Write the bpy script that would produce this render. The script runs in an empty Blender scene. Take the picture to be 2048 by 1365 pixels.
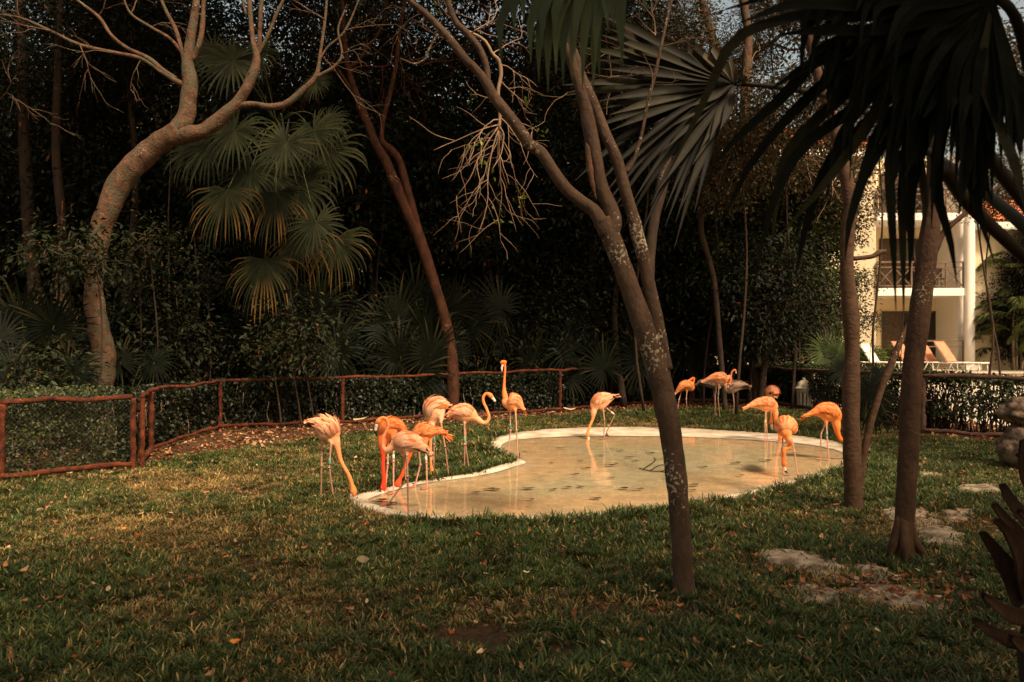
import bpy, math, random
import numpy as np
from mathutils import Vector, noise
random.seed(7); rng = np.random.default_rng(7)
SC = bpy.context.scene
COL = SC.collection
# ---------------------------------------------------------------- camera, sky, sun, exposure
F = 1479.0; CH = 1.6
cam_d = bpy.data.cameras.new('camera'); cam = bpy.data.objects.new('camera', cam_d); COL.objects.link(cam)
cam.location = (0, 0, CH); cam.rotation_euler = (math.radians(90), 0, 0)
cam_d.sensor_width = 36; cam_d.lens = 36*F/2048; cam_d.clip_start = 0.05; cam_d.clip_end = 600
cam_d.dof.use_dof = True; cam_d.dof.focus_distance = 9.0; cam_d.dof.aperture_fstop = 4.0
SC.camera = cam
SUN_EL, SUN_AZ = 50.0, 146.0     # azimuth clockwise from +Y (view direction): to the right and a little behind
world = bpy.data.worlds.new('World'); SC.world = world; world.use_nodes = True
wn = world.node_tree; wn.nodes.clear()
wo = wn.nodes.new('ShaderNodeOutputWorld'); wb = wn.nodes.new('ShaderNodeBackground')
sky = wn.nodes.new('ShaderNodeTexSky'); sky.sky_type = 'NISHITA'; sky.sun_disc = False
sky.sun_elevation = math.radians(SUN_EL); sky.sun_rotation = math.radians(SUN_AZ)
sky.air_density = 1.6; sky.dust_density = 6.0; sky.ozone_density = 1.0
tint = wn.nodes.new('ShaderNodeMix'); tint.data_type = 'RGBA'; tint.blend_type = 'MULTIPLY'
tint.inputs[0].default_value = 1.0; tint.inputs[7].default_value = (1.0, 0.82, 0.62, 1)
wn.links.new(sky.outputs[0], tint.inputs[6]); wn.links.new(tint.outputs[2], wb.inputs[0])
wb.inputs[1].default_value = 0.15
wn.links.new(wb.outputs[0], wo.inputs[0])
sd = bpy.data.lights.new('sun', 'SUN'); so = bpy.data.objects.new('sun', sd); COL.objects.link(so)
sd.energy = 3.8; sd.angle = math.radians(10); sd.color = (1.0, 0.80, 0.58)
el, az = math.radians(SUN_EL), math.radians(SUN_AZ)
sdir = Vector((math.sin(az)*math.cos(el), math.cos(az)*math.cos(el), math.sin(el)))
so.rotation_euler = sdir.to_track_quat('Z', 'Y').to_euler()
SC.view_settings.view_transform = 'Standard'; SC.view_settings.look = 'None'
SC.view_settings.exposure = 0.5; SC.view_settings.gamma = 1.0; SC.view_settings.use_curve_mapping = False
SC.render.engine = 'CYCLES'
cy = SC.cycles; cy.max_bounces = 5; cy.diffuse_bounces = 3; cy.glossy_bounces = 3; cy.transmission_bounces = 3
cy.transparent_max_bounces = 8; cy.use_denoising = True; cy.sample_clamp_indirect = 4.0
try: cy.denoiser = 'OPENIMAGEDENOISE'
except Exception: pass

# ---------------------------------------------------------------- helpers
def P(px, py, Y): return np.array([(px-1024)/F*Y, Y, CH-(py-682.5)/F*Y])
def G(px, py, z=0.0):
    Y = F*(CH-z)/(py-682.5); return np.array([(px-1024)/F*Y, Y, z])
def GY(py): return F*CH/(py-682.5)
def nrm(v):
    v = np.asarray(v, float); n = np.linalg.norm(v, axis=-1, keepdims=True); return v/np.maximum(n, 1e-9)
Z3 = np.array([0, 0, 1.0])

class MB:
    def __init__(s): s.V = []; s.Fc = []; s.Mi = []; s.C = []; s.n = 0
    def add(s, v, faces, mat=0, col=(.5, .5, .5)):
        v = np.asarray(v, float).reshape(-1, 3); c = np.asarray(col, float)
        if c.ndim == 1: c = np.tile(c[:3], (len(v), 1))
        s.V.append(v); s.C.append(c)
        if not isinstance(faces, list): faces = [faces]
        for f in faces:
            f = np.asarray(f, int)
            if len(f): s.Fc.append(f+s.n); s.Mi.append(np.full(len(f), mat, int))
        s.n += len(v); return s
    def mesh(s, name, mats, off=None, smooth=True):
        V = np.concatenate(s.V); C = np.concatenate(s.C)
        if off is not None: V = V-np.asarray(off)
        me = bpy.data.meshes.new(name)
        loops = np.concatenate([f.ravel() for f in s.Fc])
        tot = np.concatenate([np.full(len(f), f.shape[1], int) for f in s.Fc])
        st = np.concatenate([[0], np.cumsum(tot)[:-1]])
        me.vertices.add(len(V)); me.vertices.foreach_set('co', V.ravel().astype(np.float32))
        me.loops.add(len(loops)); me.loops.foreach_set('vertex_index', loops.astype(np.int32))
        me.polygons.add(len(tot)); me.polygons.foreach_set('loop_start', st.astype(np.int32))
        me.polygons.foreach_set('material_index', np.concatenate(s.Mi).astype(np.int32))
        me.polygons.foreach_set('use_smooth', np.full(len(tot), smooth, bool))
        a = me.attributes.new('col', 'FLOAT_COLOR', 'POINT')
        a.data.foreach_set('color', np.c_[C, np.ones(len(C))].ravel().astype(np.float32))
        if not isinstance(mats, (list, tuple)): mats = [mats]
        for m in mats: me.materials.append(m)
        me.update(calc_edges=True); me.validate(); return me
    def build(s, name, mats, parent=None, smooth=True, **kw):
        off = np.array(world_loc(parent)) if parent is not None else None
        o = bpy.data.objects.new(name, s.mesh(name, mats, off, smooth)); COL.objects.link(o)
        if parent is not None: o.parent = parent
        for k, v in kw.items(): o[k] = v
        return o
def world_loc(o):
    l = Vector((0, 0, 0))
    while o is not None: l += o.location; o = o.parent
    return l
def root(name, label, cat, loc, group=None):
    o = bpy.data.objects.new(name, None); COL.objects.link(o); o.location = tuple(float(x) for x in loc)
    o.empty_display_size = .1; o['label'] = label; o['category'] = cat
    if group: o['group'] = group
    return o
def tag(o, label, cat, group=None):
    o['label'] = label; o['category'] = cat
    if group: o['group'] = group
    return o
def inst(name, me, parent=None, loc=(0, 0, 0), rot=(0, 0, 0), scl=(1, 1, 1)):
    o = bpy.data.objects.new(name, me); COL.objects.link(o)
    if parent is not None: o.parent = parent
    o.location = tuple(float(x) for x in loc); o.rotation_euler = rot
    o.scale = scl if hasattr(scl, '__len__') else (scl,)*3
    return o
BOXF = np.array([[0, 1, 3, 2], [4, 6, 7, 5], [0, 4, 5, 1], [2, 3, 7, 6], [0, 2, 6, 4], [1, 5, 7, 3]])
def bx(m, x0, x1, y0, y1, z0, z1, col=(.5, .5, .5), mat=0):
    v = [[x, y, z] for x in (x0, x1) for y in (y0, y1) for z in (z0, z1)]
    m.add(v, BOXF, mat, col); return m
def bar(m, a, b, w, h=None, col=(.5, .5, .5), mat=0):
    a = np.array(a, float); b = np.array(b, float); t = nrm(b-a); h = h or w
    s = np.cross(t, Z3); s = nrm(s) if np.linalg.norm(s) > 1e-3 else np.array([1., 0, 0]); u = np.cross(s, t)
    v = [p+i*s*w/2+j*u*h/2 for p in (a, b) for i in (-1, 1) for j in (-1, 1)]
    m.add(v, BOXF, mat, col); return m
def crom(pts, n):
    """Catmull-Rom through rows of pts (any columns), n samples"""
    p = np.asarray(pts, float)
    if len(p) == 2: t = np.linspace(0, 1, n)[:, None]; return p[0]*(1-t)+p[1]*t
    q = np.vstack([2*p[0]-p[1], p, 2*p[-1]-p[-2]])
    q[0, -1] = p[0, -1]; q[-1, -1] = p[-1, -1]
    u = np.linspace(0, len(p)-1-1e-6, n); i = u.astype(int); t = (u-i)[:, None]
    a, b, c, d = q[i], q[i+1], q[i+2], q[i+3]
    return .5*((2*b)+(-a+c)*t+(2*a-5*b+4*c-d)*t*t+(-a+3*b-3*c+d)*t**3)
def frames(c):
    t = np.gradient(c, axis=0); t = nrm(t)
    r = np.array([0, 1., 0]) if abs(t[0][1]) < .9 else np.array([1., 0, 0])
    s = np.zeros_like(c); s[0] = nrm(np.cross(t[0], r))
    for i in range(1, len(c)):
        v = s[i-1]-t[i]*np.dot(s[i-1], t[i]); s[i] = nrm(v)
    return t, s, np.cross(t, s)
def gridf(n, k):
    i = np.arange(n-1)[:, None]; j = np.arange(k)[None, :]; j2 = (j+1) % k
    return np.stack([i*k+j, i*k+j2, (i+1)*k+j2, (i+1)*k+j], -1).reshape(-1, 4)
def tube(m, pts, n=None, sides=8, col=(.5, .5, .5), mat=0, jit=0.0, jf=3.0, cap=True, seed=0, lump=0.0):
    """pts rows x,y,z,r"""
    pts = np.asarray(pts, float); n = n or max(2, (len(pts)-1)*3+1)
    c = crom(pts, n); r = np.maximum(c[:, 3], .0004); c = c[:, :3]
    t, s, u = frames(c)
    a = np.linspace(0, 2*np.pi, sides, endpoint=False)
    off = np.cos(a)[None, :, None]*s[:, None]+np.sin(a)[None, :, None]*u[:, None]
    rr = np.repeat(r[:, None], sides, 1)
    if jit:
        for i in range(n):
            for j in range(sides):
                q = c[i]+off[i, j]*r[i]
                rr[i, j] *= 1+jit*noise.noise(Vector(q*jf)+Vector((seed, 0, 0)))+lump*noise.noise(Vector(q*jf*.3)+Vector((seed, 9, 0)))
    v = (c[:, None]+off*rr[..., None]).reshape(-1, 3)
    fs = [gridf(n, sides)]
    if cap:
        v = np.vstack([v, c[0], c[-1]]); k = n*sides
        j = np.arange(sides); j2 = (j+1) % sides
        fs.append(np.stack([np.full(sides, k), j2, j], -1)); b = (n-1)*sides
        fs.append(np.stack([np.full(sides, k+1), b+j, b+j2], -1))
    m.add(v, fs, mat, col); return m
def leaves(m, c, d, L, wr=.45, col=None, fold=.25, up=None, mat=0, bend=.15):
    """diamond leaves: c centres (n,3), d directions, L lengths"""
    n = len(c); d = nrm(d); L = np.broadcast_to(np.asarray(L, float), (n,))[:, None]
    up = Z3+rng.normal(0, .55, (n, 3)) if up is None else up
    s = nrm(np.cross(d, up)); u = np.cross(s, d); w = L*wr*.5
    base = c; tip = c+d*L-u*L*bend; mid = c+d*L*.45
    l = mid-s*w+u*w*fold; r = mid+s*w+u*w*fold
    v = np.stack([base, l, tip, r], 1).reshape(-1, 3)
    k = np.arange(n)[:, None]*4
    f = np.concatenate([k+np.array([[0, 2, 1]]), k+np.array([[0, 3, 2]])])
    if col is None: col = np.full((n, 3), .5)
    m.add(v, f, mat, np.repeat(np.broadcast_to(col, (n, 3)), 4, 0)); return m
def lerp(a, b, t):
    a = np.asarray(a, float); b = np.asarray(b, float); t = np.asarray(t, float)
    return a+(b-a)*t[..., None] if t.ndim else a+(b-a)*t
def inpoly(x, y, poly):
    r = np.zeros(len(x), bool); n = len(poly); j = n-1
    for i in range(n):
        xi, yi = poly[i]; xj, yj = poly[j]
        c = ((yi > y) != (yj > y)) & (x < (xj-xi)*(y-yi)/(yj-yi+1e-12)+xi); r ^= c; j = i
    return r
def nz(x, y, s, o=0.0):
    return np.array([noise.noise(Vector((a*s+o, b*s-o, o*.7))) for a, b in zip(x, y)])

# ---------------------------------------------------------------- materials
def mat_new(name):
    m = bpy.data.materials.new(name); m.use_nodes = True; nt = m.node_tree
    b = nt.nodes['Principled BSDF']; return m, nt, b
def N(nt, t, **kw):
    n = nt.nodes.new(t)
    for k, v in kw.items():
        if k.startswith('i_'): n.inputs[int(k[2:])].default_value = v
        else: setattr(n, k, v)
    return n
def attr_mat(name, rough=.6, var=.25, nscale=12., trans=0.0, rnd=0.0, spec=.4, bump=0.0, bscale=40.):
    m, nt, b = mat_new(name)
    at = N(nt, 'ShaderNodeAttribute', attribute_name='col')
    geo = N(nt, 'ShaderNodeNewGeometry'); no = N(nt, 'ShaderNodeTexNoise'); no.inputs['Scale'].default_value = nscale
    no.inputs['Detail'].default_value = 4
    nt.links.new(geo.outputs['Position'], no.inputs['Vector'])
    mr = N(nt, 'ShaderNodeMapRange'); mr.inputs['From Min'].default_value = .3; mr.inputs['From Max'].default_value = .7
    mr.inputs['To Min'].default_value = 1-var; mr.inputs['To Max'].default_value = 1+var*1.3
    nt.links.new(no.outputs['Fac'], mr.inputs['Value'])
    fac = mr.outputs[0]
    if rnd:
        oi = N(nt, 'ShaderNodeObjectInfo'); m2 = N(nt, 'ShaderNodeMapRange')
        m2.inputs['To Min'].default_value = 1-rnd; m2.inputs['To Max'].default_value = 1+rnd
        nt.links.new(oi.outputs['Random'], m2.inputs['Value'])
        mu = N(nt, 'ShaderNodeMath', operation='MULTIPLY'); nt.links.new(fac, mu.inputs[0]); nt.links.new(m2.outputs[0], mu.inputs[1]); fac = mu.outputs[0]
    vm = N(nt, 'ShaderNodeVectorMath', operation='SCALE')
    nt.links.new(at.outputs['Color'], vm.inputs[0]); nt.links.new(fac, vm.inputs['Scale'])
    nt.links.new(vm.outputs[0], b.inputs['Base Color'])
    b.inputs['Roughness'].default_value = rough; b.inputs['Specular IOR Level'].default_value = spec
    if bump:
        n2 = N(nt, 'ShaderNodeTexNoise'); n2.inputs['Scale'].default_value = bscale; n2.inputs['Detail'].default_value = 5
        nt.links.new(geo.outputs['Position'], n2.inputs['Vector'])
        bp = N(nt, 'ShaderNodeBump'); bp.inputs['Strength'].default_value = bump; bp.inputs['Distance'].default_value = .02
        nt.links.new(n2.outputs['Fac'], bp.inputs['Height']); nt.links.new(bp.outputs[0], b.inputs['Normal'])
    if trans:
        tr = N(nt, 'ShaderNodeBsdfTranslucent'); nt.links.new(vm.outputs[0], tr.inputs['Color'])
        ms = N(nt, 'ShaderNodeMixShader'); ms.inputs[0].default_value = trans
        nt.links.new(b.outputs[0], ms.inputs[1]); nt.links.new(tr.outputs[0], ms.inputs[2])
        nt.links.new(ms.outputs[0], nt.nodes['Material Output'].inputs[0])
    return m
def bark_mat(name, c1, c2, spot=(.5, .45, .36), samt=.5, sscale=14., stretch=.35, bump=.6, patch=None, fine=60., zl=None):
    """c1/c2 noise mix, light lichen spots; patch = big flaking plates"""
    m, nt, b = mat_new(name)
    geo = N(nt, 'ShaderNodeNewGeometry'); mp = N(nt, 'ShaderNodeMapping'); mp.inputs['Scale'].default_value = (1, 1, stretch)
    nt.links.new(geo.outputs['Position'], mp.inputs[0])
    n1 = N(nt, 'ShaderNodeTexNoise'); n1.inputs['Scale'].default_value = 9; n1.inputs['Detail'].default_value = 8; n1.inputs['Roughness'].default_value = .65
    nt.links.new(mp.outputs[0], n1.inputs['Vector'])
    cr = N(nt, 'ShaderNodeValToRGB'); cr.color_ramp.elements[0].position = .32; cr.color_ramp.elements[1].position = .68
    cr.color_ramp.elements[0].color = (*c1, 1); cr.color_ramp.elements[1].color = (*c2, 1)
    nt.links.new(n1.outputs['Fac'], cr.inputs[0]); out = cr.outputs[0]
    if patch:
        v0 = N(nt, 'ShaderNodeTexNoise'); v0.inputs['Scale'].default_value = 4.2; v0.inputs['Detail'].default_value = 3; v0.inputs['Distortion'].default_value = 1.2
        nt.links.new(geo.outputs['Position'], v0.inputs['Vector'])
        r0 = N(nt, 'ShaderNodeValToRGB'); r0.color_ramp.elements[0].position = .52; r0.color_ramp.elements[1].position = .56
        nt.links.new(v0.outputs['Fac'], r0.inputs[0])
        mx = N(nt, 'ShaderNodeMix', data_type='RGBA'); nt.links.new(r0.outputs[0], mx.inputs[0])
        nt.links.new(out, mx.inputs[6]); mx.inputs[7].default_value = (*patch, 1); out = mx.outputs[2]
    # lichen: small crisp spots gathered in larger zones
    vo = N(nt, 'ShaderNodeTexNoise'); vo.inputs['Scale'].default_value = sscale*2.2; vo.inputs['Detail'].default_value = 6; vo.inputs['Roughness'].default_value = .62
    nt.links.new(geo.outputs['Position'], vo.inputs['Vector'])
    zn = N(nt, 'ShaderNodeTexNoise'); zn.inputs['Scale'].default_value = 1.7; zn.inputs['Detail'].default_value = 2
    nt.links.new(geo.outputs['Position'], zn.inputs['Vector'])
    zm = N(nt, 'ShaderNodeMapRange'); zm.inputs['From Min'].default_value = .35; zm.inputs['From Max'].default_value = .7
    zm.inputs['To Min'].default_value = -.22; zm.inputs['To Max'].default_value = .12
    nt.links.new(zn.outputs['Fac'], zm.inputs['Value']); za = zm.outputs[0]
    ad = N(nt, 'ShaderNodeMath', operation='ADD'); nt.links.new(vo.outputs['Fac'], ad.inputs[0]); nt.links.new(za, ad.inputs[1])
    if zl:   # a band of the trunk (height zl[0]..zl[1]) where lichen grows thick
        sx = N(nt, 'ShaderNodeSeparateXYZ'); nt.links.new(geo.outputs['Position'], sx.inputs[0])
        fc = N(nt, 'ShaderNodeFloatCurve'); mz = N(nt, 'ShaderNodeMapRange'); mz.inputs['From Min'].default_value = 0; mz.inputs['From Max'].default_value = 4
        nt.links.new(sx.outputs[2], mz.inputs['Value'])
        rp = N(nt, 'ShaderNodeValToRGB'); e = rp.color_ramp.elements; e[0].position = 0; e[0].color = (zl[0][1],)*3+(1,); e[1].position = 1; e[1].color = (zl[-1][1],)*3+(1,)
        for z, v in zl[1:-1]:
            q = e.new(z/4.0); q.color = (v, v, v, 1)
        nt.links.new(mz.outputs[0], rp.inputs[0])
        sb = N(nt, 'ShaderNodeMath', operation='MULTIPLY_ADD'); nt.links.new(rp.outputs[0], sb.inputs[0]); sb.inputs[1].default_value = .2; sb.inputs[2].default_value = -.1
        a2 = N(nt, 'ShaderNodeMath', operation='ADD'); nt.links.new(ad.outputs[0], a2.inputs[0]); nt.links.new(sb.outputs[0], a2.inputs[1]); ad = a2
        nt.nodes.remove(fc)
    r2 = N(nt, 'ShaderNodeValToRGB'); r2.color_ramp.elements[0].position = .66-samt*.14; r2.color_ramp.elements[1].position = .69-samt*.14
    nt.links.new(ad.outputs[0], r2.inputs[0])
    mx = N(nt, 'ShaderNodeMix', data_type='RGBA'); nt.links.new(r2.outputs[0], mx.inputs[0]); nt.links.new(out, mx.inputs[6]); mx.inputs[7].default_value = (*spot, 1)
    nt.links.new(mx.outputs[2], b.inputs['Base Color']); b.inputs['Roughness'].default_value = .85; b.inputs['Specular IOR Level'].default_value = .2
    n3 = N(nt, 'ShaderNodeTexNoise'); n3.inputs['Scale'].default_value = fine; n3.inputs['Detail'].default_value = 6
    nt.links.new(mp.outputs[0], n3.inputs['Vector'])
    bp = N(nt, 'ShaderNodeBump'); bp.inputs['Strength'].default_value = bump; bp.inputs['Distance'].default_value = .02
    ad3 = N(nt, 'ShaderNodeMath', operation='ADD'); nt.links.new(n3.outputs['Fac'], ad3.inputs[0]); nt.links.new(r2.outputs[0], ad3.inputs[1])
    nt.links.new(n1.outputs['Fac'], ad3.inputs[1]) if False else None
    nt.links.new(ad3.outputs[0], bp.inputs['Height']); nt.links.new(bp.outputs[0], b.inputs['Normal'])
    return m
def plain(name, c1, c2=None, rough=.7, scale=6., bump=.15, bscale=60., spec=.4, detail=6, metal=0):
    m, nt, b = mat_new(name); c2 = c2 or tuple(x*.8 for x in c1)
    geo = N(nt, 'ShaderNodeNewGeometry'); n1 = N(nt, 'ShaderNodeTexNoise'); n1.inputs['Scale'].default_value = scale; n1.inputs['Detail'].default_value = detail
    nt.links.new(geo.outputs['Position'], n1.inputs['Vector'])
    cr = N(nt, 'ShaderNodeValToRGB'); cr.color_ramp.elements[0].position = .35; cr.color_ramp.elements[1].position = .65
    cr.color_ramp.elements[0].color = (*c2, 1); cr.color_ramp.elements[1].color = (*c1, 1)
    nt.links.new(n1.outputs['Fac'], cr.inputs[0]); nt.links.new(cr.outputs[0], b.inputs['Base Color'])
    b.inputs['Roughness'].default_value = rough; b.inputs['Specular IOR Level'].default_value = spec; b.inputs['Metallic'].default_value = metal
    if bump:
        n2 = N(nt, 'ShaderNodeTexNoise'); n2.inputs['Scale'].default_value = bscale; n2.inputs['Detail'].default_value = 5
        nt.links.new(geo.outputs['Position'], n2.inputs['Vector'])
        bp = N(nt, 'ShaderNodeBump'); bp.inputs['Strength'].default_value = bump; bp.inputs['Distance'].default_value = .01
        nt.links.new(n2.outputs['Fac'], bp.inputs['Height']); nt.links.new(bp.outputs[0], b.inputs['Normal'])
    return m
M_leaf = attr_mat('leaf', .6, .35, 1.2, .18, spec=.18)
M_leafg = attr_mat('glossy_leaf', .45, .3, 1.2, .2, spec=.3)
M_palm = attr_mat('palm_leaf', .6, .2, 5., .14, spec=.12)
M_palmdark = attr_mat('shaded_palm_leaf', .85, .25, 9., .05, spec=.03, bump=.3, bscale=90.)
M_grass = attr_mat('grass_blade', .55, .35, 1.6, .25, rnd=.3, spec=.25)
M_litter = attr_mat('dry_leaf', .75, .3, 5., .1, rnd=.35, spec=.15)
M_bird = attr_mat('flamingo_plumage', .75, .10, 45., spec=.2, bump=.25, bscale=160.)
M_feather = attr_mat('flamingo_feather', .7, .12, 60., .12, spec=.2)
M_leg = attr_mat('flamingo_leg', .5, .15, 60., spec=.4)
M_bill = attr_mat('flamingo_bill', .4, .05, 20., spec=.5)
M_barkA = bark_mat('bark_flaking', (.035, .019, .012), (.15, .082, .046), (.24, .18, .12), .14, 18., .8, 1.0, patch=(.075, .062, .038), fine=38)
M_barkB = bark_mat('bark_lichen', (.05, .029, .018), (.105, .064, .04), (.36, .295, .205), .30, 21., .55, .6, fine=40,
                   zl=[(0, .55), (.15, .75), (.55, .62), (.75, .38), (1.3, .42), (1.65, .85), (1.95, .72), (2.15, 1.0), (2.5, .55), (2.8, .9), (3.3, .6), (4, .6)])
M_barkC = bark_mat('bark_smooth', (.045, .023, .013), (.098, .053, .030), (.40, .33, .24), .05, 20., 1.6, .5, fine=30)
M_barkD = bark_mat('bark_spotted', (.042, .022, .013), (.090, .049, .028), (.30, .24, .165), .12, 30., .7, .6, fine=35)
M_barkR = bark_mat('bark_red', (.022, .009, .005), (.085, .030, .014), (.2, .12, .07), .05, 10., .6, .8)
M_barkdark = bark_mat('bark_dark', (.022, .014, .009), (.05, .031, .02), (.14, .11, .08), .05, 14., .4, .6)
M_barkpale = bark_mat('bark_pale', (.16, .12, .085), (.32, .25, .18), (.45, .4, .3), .3, 14., .4, .5)
M_twig = plain('twig_bark', (.27, .17, .10), (.15, .085, .05), .8, 5., .2)
M_log = bark_mat('log_bark', (.025, .008, .005), (.17, .042, .016), (.34, .13, .05), .16, 34., 1.0, 1.0, fine=80)
M_logdark = bark_mat('log_bark_weathered', (.055, .030, .020), (.13, .070, .045), (.2, .12, .07), .02, 14., 1.0, .9, fine=70)
# ---------------------------------------------------------------- ground
def ground_mat():
    m, nt, b = mat_new('lawn_soil'); geo = N(nt, 'ShaderNodeNewGeometry')
    n1 = N(nt, 'ShaderNodeTexNoise'); n1.inputs['Scale'].default_value = 1.1; n1.inputs['Detail'].default_value = 8
    n2 = N(nt, 'ShaderNodeTexNoise'); n2.inputs['Scale'].default_value = 28; n2.inputs['Detail'].default_value = 6
    for n in (n1, n2): nt.links.new(geo.outputs['Position'], n.inputs['Vector'])
    cr = N(nt, 'ShaderNodeValToRGB'); e = cr.color_ramp.elements
    e[0].position = .35; e[0].color = (.035, .022, .012, 1); e[1].position = .7; e[1].color = (.11, .062, .03, 1)
    ad = N(nt, 'ShaderNodeMath', operation='MULTIPLY_ADD'); nt.links.new(n2.outputs['Fac'], ad.inputs[0]); ad.inputs[1].default_value = .6
    sc = N(nt, 'ShaderNodeMath', operation='MULTIPLY'); nt.links.new(n1.outputs['Fac'], sc.inputs[0]); sc.inputs[1].default_value = .4
    nt.links.new(sc.outputs[0], ad.inputs[2]); nt.links.new(ad.outputs[0], cr.inputs[0]); nt.links.new(cr.outputs[0], b.inputs['Base Color'])
    b.inputs['Roughness'].default_value = .95; b.inputs['Specular IOR Level'].default_value = .1
    bp = N(nt, 'ShaderNodeBump'); bp.inputs['Strength'].default_value = .8; bp.inputs['Distance'].default_value = .03
    nt.links.new(n2.outputs['Fac'], bp.inputs['Height']); nt.links.new(bp.outputs[0], b.inputs['Normal']); return m
g = MB(); xs = np.concatenate([[-250, -60], np.linspace(-20, 20, 61), [60, 250]]); ys = np.concatenate([[-200, -30], np.linspace(-4, 36, 61), [80, 300]])
XX, YY = np.meshgrid(xs, ys, indexing='ij'); k = len(ys)
ZZ = np.zeros_like(XX)
i = np.arange(len(xs)-1)[:, None]; j = np.arange(k-1)[None]
g.add(np.stack([XX, YY, ZZ], -1).reshape(-1, 3), np.stack([i*k+j, (i+1)*k+j, (i+1)*k+j+1, i*k+j+1], -1).reshape(-1, 4))
g.build('ground', ground_mat(), kind='structure')

# ---------------------------------------------------------------- wading pool
OUT = [(698,1004),(720,994),(774,981),(823,971),(866,963),(925,955),(973,944),(1016,931),(1033,925),(1022,918),(1005,912),(984,899),(980,888),(993,879),(1020,871),(1096,862),(1204,858),(1322,858),(1446,864),(1580,874),(1660,885),(1700,899),(1722,912),(1718,925),(1688,943),(1607,964),(1499,992),(1392,1012),(1284,1026),(1177,1040),(1096,1044),(962,1045),(855,1042),(774,1034),(722,1020)]
INN = [(738,1003),(752,996),(785,985),(828,974.5),(868,967),(927,959.5),(978,951),(1024,938),(1052,929),(1040,921),(1020,912),(1006,902),(1004,894),(1015,887),(1040,882),(1112,877),(1204,875.5),(1322,876),(1446,880),(1578,888),(1650,898),(1684,908),(1699,918),(1690,927),(1672,939),(1600,958),(1494,985),(1388,1005),(1281,1019),(1177,1032),(1096,1036),(962,1037),(862,1033),(795,1024),(752,1012)]
outw = np.array([G(*p)[:2] for p in OUT]); inw = np.array([G(*p)[:2] for p in INN])
def closed(c, n):
    q = np.vstack([c[-2:], c, c[:3]]); u = np.linspace(2, 2+len(c), n, endpoint=False); i = u.astype(int); t = (u-i)[:, None]
    a, b, cc, d = q[i-1], q[i], q[i+1], q[i+2]
    return .5*((2*b)+(-a+cc)*t+(2*a-5*b+4*cc-d)*t*t+(-a+3*b-3*cc+d)*t**3)
NP = 280; oc = closed(outw, NP); ic = closed(inw, NP)
rim = MB(); rows = []
def ringz(c, z): return np.c_[c, np.full(len(c), z)]
wob = np.array([noise.noise(Vector((x*2.2, y*2.2, 3)))*.006 for x, y in oc])
rows = [ringz(oc, -.03), ringz(oc, .022), ringz(oc*.985+ic*.015, .034), ringz(oc*.6+ic*.4, .033), ringz(oc*.12+ic*.88, .021), ringz(ic, .014)]
for r in rows[1:]: r[:, 2] += wob
v = np.concatenate(rows); kk = len(oc); fs = []
for a in range(len(rows)-1):
    j = np.arange(kk); j2 = (j+1) % kk; fs.append(np.stack([a*kk+j, a*kk+j2, (a+1)*kk+j2, (a+1)*kk+j], -1))
rim.add(v, fs)
M_rim = plain('rim_concrete', (.68, .58, .45), (.42, .33, .22), .8, 3.5, .35, 90, detail=9)
rim.build('pool_rim', M_rim, kind='structure')
# basin floor: concentric rings to the centroid, ring attribute drives the algae stain
from mathutils.geometry import delaunay_2d_cdt
def pool_sheet(name, z, mat, stain, step=.16):
    xs = np.arange(-2.2, 5.6, step); ys = np.arange(6.2, 13.4, step); X, Y = [a.ravel() for a in np.meshgrid(xs, ys)]
    e = outw if stain else ic
    e = (oc*.3+ic*.7) if stain else (ic*.93+oc*.07)
    ok = inpoly(X, Y, e); X = X[ok]; Y = Y[ok]
    d = np.min(np.hypot(X[:, None]-e[None, :, 0], Y[:, None]-e[None, :, 1]), 1); ok = d > step*.5; X = X[ok]; Y = Y[ok]
    pts = [Vector(p) for p in e]+[Vector((a, b)) for a, b in zip(X, Y)]
    ed = [(i, (i+1) % len(e)) for i in range(len(e))]
    vs, _, fcs, _, _, _ = delaunay_2d_cdt(pts, ed, [list(range(len(e)))], 1, 1e-5)
    V = np.array([[p[0], p[1], z] for p in vs]); fcs = [f for f in fcs if len(f) == 3]
    d = np.min(np.hypot(V[:, None, 0]-ic[None, :, 0], V[:, None, 1]-ic[None, :, 1]), 1)
    t = np.clip((d+.55*nz(V[:, 0], V[:, 1], .9)-.25)/1.25, 0, 1); t = t*t*(3-2*t)
    e1 = np.clip(d/.35, 0, 1)
    c = lerp(lerp((.70, .55, .37), (.68, .50, .29), e1), (.55, .49, .32), t) if stain else np.full((len(V), 3), .5)
    m = MB(); m.add(V, np.array(fcs), 0, c); return m.build(name, mat, kind='structure')
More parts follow.
